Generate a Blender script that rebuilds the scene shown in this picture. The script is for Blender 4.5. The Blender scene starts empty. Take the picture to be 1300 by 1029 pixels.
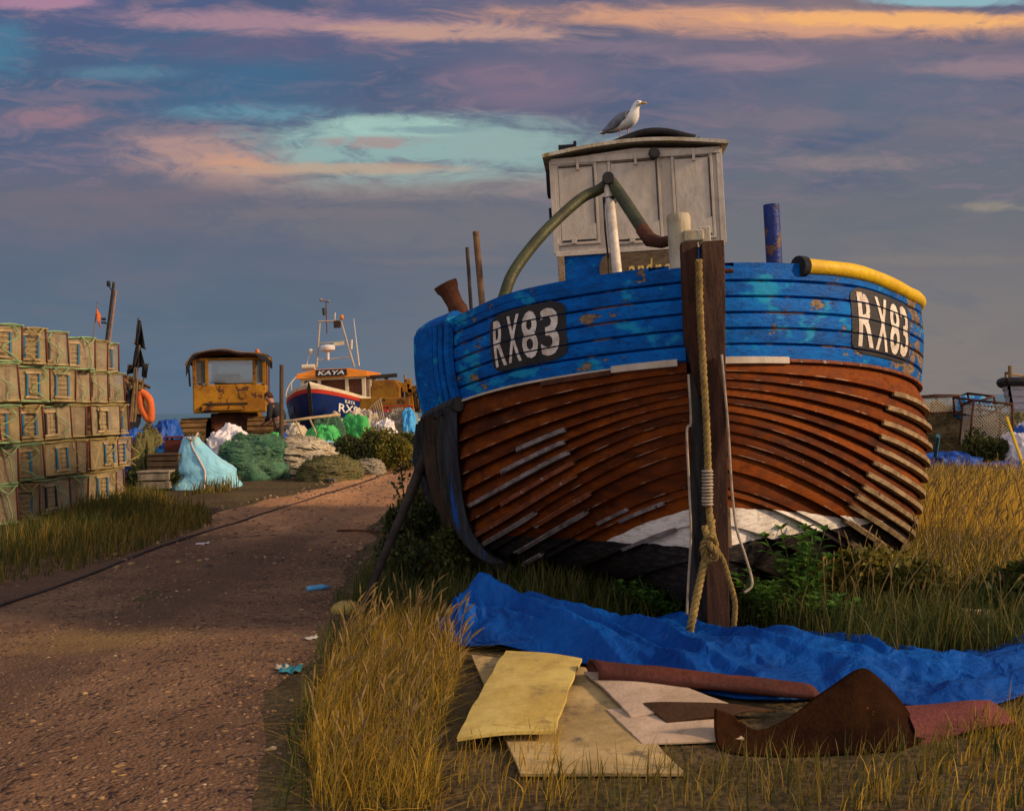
import bpy, bmesh, math, random
import numpy as np
from mathutils import Vector, Matrix, Euler, noise
random.seed(7); RNG = np.random.default_rng(7)
SC = bpy.context.scene; COL = SC.collection
F = 1263.9; CAM_H = 1.25; ROLL = math.radians(1.35)
CR, SR = math.cos(ROLL), math.sin(ROLL)

# ---------------------------------------------------------------- geometry helpers
def at(px, py, Y):
    """world point at distance Y in front of the viewpoint (photo coordinates 1300 x 1029)"""
    u = px - 650; v = 514.5 - py
    return Vector(((u*CR + v*SR)/F*Y, Y, CAM_H + (-u*SR + v*CR)/F*Y))
def gp(px, py):
    """point on the ground seen at that place of the photo"""
    u = px - 650; v = 514.5 - py
    d = -u*SR + v*CR
    Y = CAM_H*F/max(-d, 1e-3)
    return Vector(((u*CR + v*SR)/F*Y, Y, 0))
def proj(p):
    a = p[0]/p[1]*F; b = (p[2]-CAM_H)/p[1]*F
    return 650 + a*CR - b*SR, 514.5 - (a*SR + b*CR)

def tag(o, label, cat, group=None, kind=None):
    if label: o['label'] = label
    if cat: o['category'] = cat
    if group: o['group'] = group
    if kind: o['kind'] = kind
    return o
def thing(name, label, cat, loc=(0,0,0), rot=(0,0,0), group=None):
    o = bpy.data.objects.new(name, None); COL.objects.link(o)
    o.location = loc; o.rotation_euler = rot; o.empty_display_size = .2
    return tag(o, label, cat, group)
def copy_tree(o, parent=None):
    c = o.copy(); COL.objects.link(c)
    if parent is not None: c.parent = parent
    for ch in list(o.children): copy_tree(ch, c)
    return c
def w2l(root, p):
    m = Matrix.LocRotScale(root.location, root.rotation_euler, root.scale)
    return m.inverted() @ Vector(p)

class MB:
    def __init__(s): s.v = []; s.f = []
    def add(s, vs, fs):
        n = len(s.v); s.v += [tuple(v) for v in vs]; s.f += [tuple(i+n for i in f) for f in fs]; return s
    def box(s, c, size, rot=None):
        c = Vector(c); hx, hy, hz = size[0]/2, size[1]/2, size[2]/2
        m = rot if isinstance(rot, Matrix) else (Euler(rot).to_matrix() if rot else Matrix.Identity(3))
        vs = [c + m @ Vector((x*hx, y*hy, z*hz)) for x in (-1,1) for y in (-1,1) for z in (-1,1)]
        return s.add(vs, [(0,1,3,2),(4,6,7,5),(0,4,5,1),(2,3,7,6),(0,2,6,4),(1,5,7,3)])
    def beam(s, a, b, w, h, up=(0,0,1)):
        a = Vector(a); b = Vector(b); d = (b-a).normalized(); up = Vector(up)
        x = d.cross(up)
        if x.length < 1e-4: x = d.cross(Vector((1,0,0)))
        x.normalize(); y = x.cross(d)
        vs = [p + x*i*w/2 + y*j*h/2 for p in (a, b) for i, j in ((-1,-1),(1,-1),(1,1),(-1,1))]
        return s.add(vs, [(3,2,1,0),(4,5,6,7),(0,1,5,4),(1,2,6,5),(2,3,7,6),(3,0,4,7)])
    def tube(s, pts, r, n=8, cap=True):
        pts = [Vector(p) for p in pts]; k = len(pts)
        rs = r if isinstance(r, (list, tuple)) else [r]*k
        t0 = (pts[1]-pts[0]).normalized()
        x = t0.cross(Vector((0,0,1)))
        if x.length < 1e-3: x = t0.cross(Vector((1,0,0)))
        x.normalize(); vs = []; fs = []
        for i, p in enumerate(pts):
            t = (pts[min(i+1,k-1)] - pts[max(i-1,0)])
            t = t.normalized() if t.length > 1e-9 else t0
            x = (x - t*x.dot(t))
            if x.length < 1e-6: x = t.orthogonal()
            x.normalize(); y = t.cross(x)
            for j in range(n):
                a = 2*math.pi*j/n; vs.append(p + (x*math.cos(a) + y*math.sin(a))*rs[i])
        for i in range(k-1):
            for j in range(n):
                a = i*n+j; b = i*n+(j+1)%n; fs.append((a, b, b+n, a+n))
        if cap: fs.append(tuple(reversed(range(n)))); fs.append(tuple(range((k-1)*n, k*n)))
        return s.add(vs, fs)
    def lathe(s, prof, o=(0,0,0), n=16, m=None):
        o = Vector(o); m = m or Matrix.Identity(3); vs = []; fs = []
        for r, z in prof:
            for j in range(n):
                a = 2*math.pi*j/n; vs.append(o + m @ Vector((r*math.cos(a), r*math.sin(a), z)))
        k = len(prof)
        for i in range(k-1):
            for j in range(n):
                a = i*n+j; b = i*n+(j+1)%n; fs.append((a, b, b+n, a+n))
        fs.append(tuple(reversed(range(n)))); fs.append(tuple(range((k-1)*n, k*n)))
        return s.add(vs, fs)
    def ball(s, c, r, n=12, m=8):
        c = Vector(c); r = Vector((r,r,r)) if isinstance(r,(int,float)) else Vector(r); vs = []; fs = []
        for i in range(m+1):
            p = math.pi*i/m
            for j in range(n):
                a = 2*math.pi*j/n
                vs.append(c + Vector((r.x*math.sin(p)*math.cos(a), r.y*math.sin(p)*math.sin(a), r.z*math.cos(p))))
        for i in range(m):
            for j in range(n):
                a = i*n+j; b = i*n+(j+1)%n; fs.append((a, a+n, b+n, b))
        return s.add(vs, fs)
    def prism(s, poly, d):
        """poly: list of 3-D points, extruded by vector d"""
        d = Vector(d); k = len(poly); vs = [Vector(p) for p in poly] + [Vector(p)+d for p in poly]
        return s.add(vs, [tuple(reversed(range(k))), tuple(range(k, 2*k))] + [(i, (i+1)%k, (i+1)%k+k, i+k) for i in range(k)])
    def grid(s, P):
        r = len(P); c = len(P[0]); vs = [p for row in P for p in row]
        return s.add(vs, [(i*c+j, i*c+j+1, (i+1)*c+j+1, (i+1)*c+j) for i in range(r-1) for j in range(c-1)])
    def shell(s, P, th):
        """grid of points given thickness th (lower sheet shifted along -normal approx by th)"""
        r = len(P); c = len(P[0]); n0 = len(s.v)
        P = [[Vector(p) for p in row] for row in P]; Q = []
        for i in range(r):
            row = []
            for j in range(c):
                a = P[min(i+1,r-1)][j]-P[max(i-1,0)][j]; b = P[i][min(j+1,c-1)]-P[i][max(j-1,0)]
                n = b.cross(a)
                n = n.normalized() if n.length > 1e-9 else Vector((0,0,1))
                row.append(P[i][j] - n*th)
            Q.append(row)
        top = [p for row in P for p in row]; bot = [p for row in Q for p in row]; N = r*c
        fs = []
        for i in range(r-1):
            for j in range(c-1):
                q = (i*c+j, i*c+j+1, (i+1)*c+j+1, (i+1)*c+j); fs.append(q); fs.append(tuple(x+N for x in reversed(q)))
        rim = [j for j in range(c)] + [i*c+c-1 for i in range(1,r)] + [(r-1)*c+j for j in range(c-2,-1,-1)] + [i*c for i in range(r-2,0,-1)]
        for k in range(len(rim)):
            a, b = rim[k], rim[(k+1)%len(rim)]; fs.append((b, a, a+N, b+N))
        return s.add(top+bot, fs)
    def build(s, name, mat, parent=None, smooth=False, bevel=0, origin=None, attrs=None, sub=0):
        me = bpy.data.meshes.new(name); vs = s.v
        o = bpy.data.objects.new(name, me)
        if parent is None and origin is None:
            xs = np.array(vs); origin = ((xs[:,0].min()+xs[:,0].max())/2, (xs[:,1].min()+xs[:,1].max())/2, xs[:,2].min())
        if origin is not None:
            ox, oy, oz = origin; vs = [(x-ox, y-oy, z-oz) for x, y, z in vs]; o.location = origin
        me.from_pydata(vs, [], s.f); me.update()
        if mat: me.materials.append(mat)
        if attrs:
            for k, (typ, data) in attrs.items():
                a = me.attributes.new(k, typ, 'POINT')
                a.data.foreach_set('value' if typ == 'FLOAT' else 'vector', np.asarray(data, dtype=np.float32).ravel())
        if smooth:
            me.polygons.foreach_set('use_smooth', [True]*len(me.polygons))
            if smooth == 'auto':
                me.set_sharp_from_angle(angle=math.radians(38))
        if bevel:
            m = o.modifiers.new('bevel', 'BEVEL'); m.width = bevel; m.segments = 2; m.limit_method = 'ANGLE'; m.angle_limit = math.radians(40)
        if sub:
            m = o.modifiers.new('sub', 'SUBSURF'); m.levels = sub; m.render_levels = sub
        COL.objects.link(o)
        if parent is not None: o.parent = parent
        return o
def fast_mesh(name, verts, faces, nper, mat, attrs=None, smooth=False):
    """numpy arrays -> object; faces all of nper corners"""
    me = bpy.data.meshes.new(name); me.vertices.add(len(verts)); me.vertices.foreach_set('co', verts.astype(np.float32).ravel())
    me.loops.add(len(faces)*nper); me.loops.foreach_set('vertex_index', faces.astype(np.int32).ravel())
    me.polygons.add(len(faces)); me.polygons.foreach_set('loop_start', np.arange(0, len(faces)*nper, nper, dtype=np.int32))
    me.polygons.foreach_set('loop_total', np.full(len(faces), nper, dtype=np.int32))
    if smooth: me.polygons.foreach_set('use_smooth', np.ones(len(faces), dtype=bool))
    me.update(calc_edges=True)
    if attrs:
        for k, d in attrs.items():
            a = me.attributes.new(k, 'FLOAT', 'POINT'); a.data.foreach_set('value', d.astype(np.float32))
    me.materials.append(mat)
    o = bpy.data.objects.new(name, me); COL.objects.link(o); return o

def bez(pts, n=24):
    """Catmull-Rom through points"""
    P = [Vector(p) for p in pts]; P = [P[0]*2-P[1]] + P + [P[-1]*2-P[-2]]; out = []
    for i in range(1, len(P)-2):
        m = max(2, n//(len(P)-3))
        for k in range(m):
            t = k/m; a, b, c, d = P[i-1], P[i], P[i+1], P[i+2]
            out.append(.5*((2*b) + (c-a)*t + (2*a-5*b+4*c-d)*t*t + (3*b-a-3*c+d)*t**3))
    out.append(P[-2]); return out
def interp(x, xs, ys):
    """smooth monotone-ish interpolation"""
    xs = list(xs); ys = list(ys)
    if x <= xs[0]: return ys[0]
    if x >= xs[-1]: return ys[-1]
    i = max(k for k in range(len(xs)) if xs[k] <= x); i = min(i, len(xs)-2)
    h = [xs[k+1]-xs[k] for k in range(len(xs)-1)]; d = [(ys[k+1]-ys[k])/h[k] for k in range(len(h))]
    def m(k):
        if k == 0: return d[0]
        if k == len(xs)-1: return d[-1]
        return 0 if d[k-1]*d[k] <= 0 else 2*d[k-1]*d[k]/(d[k-1]+d[k])
    t = (x-xs[i])/h[i]
    return (ys[i]*(1+2*t)*(1-t)**2 + h[i]*m(i)*t*(1-t)**2 + ys[i+1]*t*t*(3-2*t) + h[i]*m(i+1)*t*t*(t-1))
def text_outline(txt, bold=0.0, shear=0.0):
    """mesh (verts 2-D normalised to 0..1 in both directions, faces) of a word"""
    cu = bpy.data.curves.new('lettering', 'FONT'); cu.body = txt; cu.offset = bold; cu.resolution_u = 3; cu.shear = shear
    o = bpy.data.objects.new('lettering', cu); COL.objects.link(o); bpy.context.view_layer.update()
    me = bpy.data.meshes.new_from_object(o.evaluated_get(bpy.context.evaluated_depsgraph_get()))
    bpy.data.objects.remove(o); bpy.data.curves.remove(cu)
    bm = bmesh.new(); bm.from_mesh(me); bpy.data.meshes.remove(me)
    xs = [v.co.x for v in bm.verts]; ys = [v.co.y for v in bm.verts]
    x0, x1, y0, y1 = min(xs), max(xs), min(ys), max(ys)
    for v in bm.verts: v.co = Vector(((v.co.x-x0)/(x1-x0), (v.co.y-y0)/(y1-y0), 0))
    return bm
def map_flat(bm, fn, cuts_u=(), cuts_v=(), gaps=(), gw=.01):
    """cut a flat unit shape, drop thin bands at gaps (v), map by fn(u,v) -> Vector; returns MB"""
    for c in cuts_u:
        bmesh.ops.bisect_plane(bm, geom=bm.verts[:]+bm.edges[:]+bm.faces[:], plane_co=(c,0,0), plane_no=(1,0,0))
    vs = list(cuts_v)
    for g in gaps: vs += [g-gw, g+gw]
    for c in vs:
        bmesh.ops.bisect_plane(bm, geom=bm.verts[:]+bm.edges[:]+bm.faces[:], plane_co=(0,c,0), plane_no=(0,1,0))
    bm.verts.ensure_lookup_table(); bm.verts.index_update()
    fs = []
    for f in bm.faces:
        c = f.calc_center_median()
        if any(abs(c.y-g) < gw for g in gaps): continue
        fs.append([v.index for v in f.verts])
    m = MB(); m.add([fn(v.co.x, v.co.y) for v in bm.verts], fs); bm.free(); return m
def rounded_rect(rx, ry, n=5):
    bm = bmesh.new(); pts = []
    for cx, cy, a0 in ((1-rx,1-ry,0),(rx,1-ry,90),(rx,ry,180),(1-rx,ry,270)):
        for k in range(n+1):
            a = math.radians(a0+90*k/n); pts.append((cx+rx*math.cos(a), cy+ry*math.sin(a), 0))
    bm.faces.new([bm.verts.new(p) for p in pts]); return bm

# ---------------------------------------------------------------- materials
def srgb(r, g, b):
    f = lambda c: (c/255/12.92 if c/255 <= .04045 else ((c/255+.055)/1.055)**2.4)
    return (f(r), f(g), f(b), 1)
class NT:
    def __init__(s, nt): s.t = nt
    def n(s, typ, ins=None, **props):
        nd = s.t.nodes.new(typ)
        for k, v in props.items(): setattr(nd, k, v)
        for k, v in (ins or {}).items():
            if isinstance(v, bpy.types.NodeSocket): s.t.links.new(v, nd.inputs[k])
            elif v is not None: nd.inputs[k].default_value = v
        return nd
    def m(s, op, a, b=None, c=None, clamp=False):
        d = {0: a}
        if b is not None: d[1] = b
        if c is not None: d[2] = c
        nd = s.n('ShaderNodeMath', d, operation=op); nd.use_clamp = clamp; return nd.outputs[0]
    def mix(s, f, a, b, mode='MIX'):
        nd = s.n('ShaderNodeMix', {0: f, 6: a, 7: b}, data_type='RGBA', blend_type=mode, clamp_factor=True); return nd.outputs[2]
    def ramp(s, f, stops, interp='LINEAR'):
        nd = s.n('ShaderNodeValToRGB', {0: f}); cr = nd.color_ramp; cr.interpolation = interp
        while len(cr.elements) < len(stops): cr.elements.new(.5)
        for e, (p, c) in zip(cr.elements, stops): e.position = p; e.color = c if len(c) == 4 else (*c, 1)
        return nd.outputs[0]
    def sm(s, x, lo, hi, a=0., b=1.):
        return s.n('ShaderNodeMapRange', {0: x, 1: lo, 2: hi, 3: a, 4: b}, interpolation_type='SMOOTHSTEP').outputs[0]
    def noise(s, vec, scale, detail=4, rough=.55, dist=0.):
        return s.n('ShaderNodeTexNoise', {'Vector': vec, 'Scale': scale, 'Detail': detail, 'Roughness': rough, 'Distortion': dist}).outputs[0]
    def vor(s, vec, scale, feature='F1', out=0):
        return s.n('ShaderNodeTexVoronoi', {'Vector': vec, 'Scale': scale}, feature=feature).outputs[out]
    def scale(s, vec, v):
        return s.n('ShaderNodeVectorMath', {0: vec, 1: v}, operation='MULTIPLY').outputs[0]
    def obj(s): return s.n('ShaderNodeTexCoord').outputs['Object']
    def attr(s, name, out='Fac'): return s.n('ShaderNodeAttribute', attribute_name=name).outputs[out]
    def bump(s, h, dist=.01, strength=1., normal=None):
        return s.n('ShaderNodeBump', {'Height': h, 'Distance': dist, 'Strength': strength, 'Normal': normal}).outputs[0]
    def sep(s, v):
        o = s.n('ShaderNodeSeparateXYZ', {0: v}).outputs; return o[0], o[1], o[2]
def newmat(name):
    m = bpy.data.materials.new(name); m.use_nodes = True; nt = m.node_tree
    b = nt.nodes['Principled BSDF']; return m, NT(nt), b
def setp(N, b, **kw):
    names = dict(color='Base Color', rough='Roughness', metal='Metallic', normal='Normal', spec='Specular IOR Level', trans='Transmission Weight', sss='Subsurface Weight', alpha='Alpha', coat='Coat Weight')
    for k, v in kw.items():
        s = b.inputs[names[k]]
        if isinstance(v, bpy.types.NodeSocket): N.t.links.new(v, s)
        else: s.default_value = v
C4 = lambda c: c if len(c) == 4 else (*c, 1)
def basic(name, c1, c2=None, scale=4, rough=.7, bump=.004, bscale=40, stretch=(1,1,1), metal=0, chip=None, chip_t=.62, chip_s=9, dirt=None, dirt_t=.5, spec=.2):
    """weathered surface: two tone variation + optional chipped undercoat + optional dirt blotches"""
    m, N, b = newmat(name); v = N.scale(N.obj(), stretch)
    c1 = C4(c1); c2 = C4(c2) if c2 else tuple(x*.65 for x in c1[:3]) + (1,)
    n1 = N.noise(v, scale, 5, .6, .3); col = N.mix(N.sm(n1, .35, .68), c1, c2)
    n3 = N.noise(v, scale*6, 4, .6); col = N.mix(N.sm(n3, .4, .75, 0, .35), col, tuple(x*.5 for x in c2[:3])+(1,))
    h = N.noise(v, bscale, 4, .6)
    if dirt:
        nd = N.noise(v, scale*1.7, 6, .7); col = N.mix(N.sm(nd, dirt_t, dirt_t+.12), col, C4(dirt))
    r = N.sm(n1, .3, .7, rough-.08, min(1, rough+.1))
    if chip:
        nc = N.noise(v, chip_s, 6, .65); f = N.sm(nc, chip_t, chip_t+.025); col = N.mix(f, col, C4(chip))
        h = N.m('SUBTRACT', h, N.m('MULTIPLY', f, .6))
    setp(N, b, color=col, rough=r, metal=metal, spec=spec, normal=N.bump(h, bump)); return m
def leafmat(name, cs, trans=.3, rough=.6):
    m, N, b = newmat(name); r = N.attr('rnd')
    k = len(cs); col = N.ramp(r, [(i/(k-1), C4(c)) for i, c in enumerate(cs)])
    setp(N, b, color=col, rough=rough, spec=.2)
    t = N.n('ShaderNodeBsdfTranslucent', {'Color': col}); mx = N.n('ShaderNodeMixShader', {0: trans, 1: b.outputs[0], 2: t.outputs[0]})
    N.t.links.new(mx.outputs[0], N.t.nodes['Material Output'].inputs[0]); return m
# ---------------------------------------------------------------- camera, sun, sky
cam = bpy.data.cameras.new('camera'); co = bpy.data.objects.new('camera', cam); COL.objects.link(co)
cam.lens = 35; cam.sensor_width = 36; cam.clip_end = 20000; cam.clip_start = .05
co.matrix_world = Matrix.Translation((0,0,CAM_H)) @ Matrix.Rotation(math.radians(90), 4, 'X') @ Matrix.Rotation(-ROLL, 4, 'Z')
SC.camera = co
SUN_DIR = Vector((1.0, -.22, .46)).normalized()
sl = bpy.data.lights.new('sun', 'SUN'); sl.energy = 5.0; sl.angle = math.radians(7); sl.color = (1, .70, .42)
so = bpy.data.objects.new('sun', sl); COL.objects.link(so); so.rotation_euler = SUN_DIR.to_track_quat('Z', 'Y').to_euler()
so.location = (20, -5, 10)
W = bpy.data.worlds.new('World'); SC.world = W; W.use_nodes = True
def make_sky():
    N = NT(W.node_tree); W.node_tree.nodes.clear()
    sky = N.n('ShaderNodeTexSky', sky_type='NISHITA', sun_disc=False)
    sky.sun_elevation = math.asin(SUN_DIR.z); sky.sun_rotation = math.atan2(SUN_DIR.x, SUN_DIR.y)
    d = N.n('ShaderNodeTexCoord').outputs['Generated']; x, y, z = N.sep(d)
    # cloud layer coordinates from the view direction: U along the horizon, V downward with 514 at the horizon
    yy = N.m('MAXIMUM', y, .22)
    U = N.m('MULTIPLY_ADD', N.m('DIVIDE', x, yy), 1264., 650.); V = N.m('MULTIPLY_ADD', N.m('DIVIDE', z, yy), -1264., 514.)
    V = N.m('ADD', V, N.m('MULTIPLY', N.m('SUBTRACT', N.m('MINIMUM', N.m('MAXIMUM', U, -300), 1600), 650), -.0236))
    def P(su, sv, off=0.):
        return N.n('ShaderNodeCombineXYZ', {0: N.m('DIVIDE', U, su), 1: N.m('DIVIDE', V, sv), 2: off}).outputs[0]
    nA = N.noise(P(230, 62), 1, 4, .58, .5); nB = N.noise(P(95, 25, 3.), 1, 6, .66, .9); nD = N.noise(P(62, 25, 5.), 1, 6, .68, 1.)
    A = lambda cu: cu
    E = lambda cu, cv: cv
    Vw = N.m('ADD', V, N.m('MULTIPLY', N.m('SUBTRACT', nA, .5), 60.))
    t = N.m('DIVIDE', N.m('ADD', Vw, 500.), 1100.)
    k = lambda v: (E(650, v)+500)/1100
    L = N.ramp(t, [(0, srgb(104,112,134)), (k(-150), srgb(98,104,134)), (k(10), srgb(78,92,130)), (k(110), srgb(73,96,127)), (k(205), srgb(94,100,125)), (k(250), srgb(98,101,118)), (k(400), srgb(85,102,124)), (k(520), srgb(86,112,136))])
    R = N.ramp(t, [(0, srgb(118,116,128)), (k(-150), srgb(136,124,124)), (k(10), srgb(130,114,122)), (k(90), srgb(112,105,125)), (k(205), srgb(103,107,120)), (k(270), srgb(108,109,116)), (k(400), srgb(124,117,117)), (k(520), srgb(130,122,118))])
    col = N.mix(N.sm(U, 220., 1150.), L, R)
    hi = N.sm(V, 330., 220.)                                               # upper sky only
    col = N.mix(N.m('MULTIPLY', N.m('MULTIPLY', N.sm(nA, .5, .66), hi), .6), col, srgb(72, 88, 120))
    low = N.sm(V, 220., 330.); col = N.mix(N.m('MULTIPLY', N.m('MULTIPLY', N.sm(nA, .45, .68), low), .35), col, srgb(112, 107, 116)); col = N.mix(N.m('MULTIPLY', N.m('MULTIPLY', N.sm(nA, .52, .36), low), .3), col, srgb(80, 96, 118))
    col = N.mix(N.m('MULTIPLY', N.m('MULTIPLY', N.sm(nB, .46, .70), hi), .6), col, srgb(138, 116, 132))
    def patch(col, cu, cv, ru, rv, rgb, lo, hi_, amt=1., nz=None, slope=0., nw=1.):
        cu2, cv2 = A(cu), E(cu, cv)
        du = N.m('MULTIPLY_ADD', U, 1/ru, -cu2/ru); dv = N.m('MULTIPLY_ADD', V, 1/rv, -cv2/rv)
        if slope: dv = N.m('MULTIPLY_ADD', du, -slope*ru/rv, dv)
        q = N.m('MULTIPLY_ADD', du, du, N.m('MULTIPLY', dv, dv)); e = N.m('EXPONENT', N.m('MULTIPLY', q, -.9))
        e = N.m('MULTIPLY', e, N.m('MULTIPLY_ADD', nz or nB, 2.4*nw, 1-1.2*nw))
        return N.mix(N.sm(e, lo, hi_, 0., amt), col, srgb(*rgb))
    col = patch(col, 290, 92, 150, 60, (60,108,142), .1, 1.1, .7, nA)
    col = patch(col, 330, 142, 130, 14, (104,150,166), .2, 1.1, .8, nD)
    col = patch(col, 160, 92, 90, 12, (100,138,158), .25, 1.1, .6, nD)
    col = patch(col, 10, 62, 50, 40, (70,128,156), .15, 1., .7, nD)
    col = patch(col, 70, 148, 75, 17, (156,120,130), .2, 1., .8, nD)
    col = patch(col, 670, 105, 100, 34, (146,117,134), .1, 1.1, .75, nA)
    col = patch(col, 1130, 115, 160, 55, (88,106,128), .1, 1., .6, nA)
    col = patch(col, 880, 105, 90, 28, (84,98,128), .1, 1., .6, nA)
    col = patch(col, 520, 232, 300, 24, (152,139,132), .2, 1., .7, nB)
    col = patch(col, 530, 190, 260, 42, (146,178,174), .2, .85, .95, nB, -.02)
    col = patch(col, 630, 184, 120, 34, (148,172,168), .18, 1.05, .85, nD, -.02, 1.3)
    col = patch(col, 500, 160, 130, 18, (166,202,190), .3, .95, .8, nD, -.03)
    col = patch(col, 270, 200, 120, 42, (184,146,136), .2, 1.0, .85, nD, .12)
    col = patch(col, 310, 208, 80, 14, (208,156,128), .3, 1.1, .85, nD, .12)
    col = patch(col, 480, 180, 90, 9, (168,146,144), .25, 1.1, .85, nD, .0, 1.7)
    col = patch(col, 530, 207, 120, 9, (120,130,142), .3, 1.1, .85, nD, .0, 1.6)
    col = patch(col, 570, 164, 90, 6, (122,146,156), .3, 1.1, .7, nD, .0, 1.7)
    col = patch(col, 440, 214, 190, 9, (196,160,132), .25, .9, .7, nB)
    # long sunset streaks across the top
    col = patch(col, 60, 2, 90, 11, (176,132,156), .2, .9, .9, nB)
    col = patch(col, 400, 31, 330, 17, (168,132,144), .2, 1., .95, nB, .04)
    col = patch(col, 590, 40, 220, 14, (196,154,138), .25, 1., .95, nB, .02)
    col = patch(col, 1010, 27, 400, 21, (212,156,126), .2, .95, 1., nB, .02)
    col = patch(col, 1170, 25, 260, 12, (246,180,114), .25, .85, 1., nD, .01)
    for cu_, cv_, ru_, rv_, c_ in ((150,262,260,44,(110,104,117)), (560,282,280,40,(116,113,119)), (900,300,220,50,(112,112,117)), (330,60,160,22,(96,94,124)), (120,120,120,9,(120,110,132)), (230,165,90,8,(128,116,130)), (780,60,120,10,(134,116,134)), (1010,150,120,16,(124,114,126)), (1240,160,120,18,(118,112,122)), (900,190,90,9,(118,116,126)), (150,250,160,10,(116,106,118)), (420,270,170,9,(120,112,120)), (1190,330,150,9,(126,118,116)), (560,330,120,7,(118,112,118))):
        col = patch(col, cu_, cv_, ru_, rv_, c_, .2, 1., .7, nD)
    col = patch(col, 960, 78, 120, 12, (152,126,136), .2, 1., .75, nB)
    col = patch(col, 1270, 86, 130, 13, (154,128,134), .2, 1., .75, nB)
    col = patch(col, 1090, 206, 110, 12, (142,127,128), .2, 1., .75, nB)
    col = patch(col, 1262, 262, 80, 8, (160,146,126), .25, 1.2, .6, nB, .0, 1.7)
    col = patch(col, 1220, 1, 120, 8, (146,188,196), .25, .9, .9, nB)
    # sky behind the viewer and overhead brightened as added fill light
    back_fill = N.sm(y, .35, -.5, 1., 4.0); up = N.sm(z, .42, .8, 1., 2.); gain = N.m('MAXIMUM', back_fill, up)
    col = N.mix(N.sm(y, .2, -.4, 0., .6), col, srgb(150, 138, 128)); col = N.n('ShaderNodeVectorMath', {0: col, 'Scale': gain}, operation='SCALE').outputs[0]
    b1 = N.n('ShaderNodeBackground', {0: sky.outputs[0], 1: .10}); b2 = N.n('ShaderNodeBackground', {0: col, 1: 1.0})
    mx = N.n('ShaderNodeMixShader', {0: .95, 1: b1.outputs[0], 2: b2.outputs[0]})
    out = N.n('ShaderNodeOutputWorld'); N.t.links.new(mx.outputs[0], out.inputs[0])
make_sky(); W.cycles.sampling_method = 'MANUAL'; W.cycles.sample_map_resolution = 256
SC.view_settings.view_transform = 'Standard'; SC.view_settings.look = 'None'; SC.view_settings.exposure = 0; SC.view_settings.gamma = 1

# ---------------------------------------------------------------- ground, path, sea
def hgt(x, y):
    h = noise.noise((x*.35, y*.35, 0))*.03 + noise.noise((x*1.3, y*1.3, 4))*.012
    h *= min(1, max(0, (y+10)/5))
    e = max(0, y-48); h -= min(e*.11, 4.0)
    return h
def axis_vals(a, b, fine0, fine1, fine, coarse):
    v = []; x = a
    while x < b:
        v.append(x); x += fine if fine0 <= x < fine1 else coarse
    v.append(b); return v
def path_w(y):
    """left and right edge of the gravel path at distance y"""
    L = interp(y, [-8, 3, 5.6, 8, 11.5, 15, 20, 26, 34, 48], [-5.5, -5.0, -4.6, -4.3, -3.85, -3.3, -2.75, -1.9, -.6, 1.2])
    R = interp(y, [-8, 2.8, 4.2, 6, 8, 12, 20, 26, 34, 48], [-.55, -.72, -.95, -1.05, -1.25, -1.5, -1.45, -.5, 1.0, 3.5])
    return L, R
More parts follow.
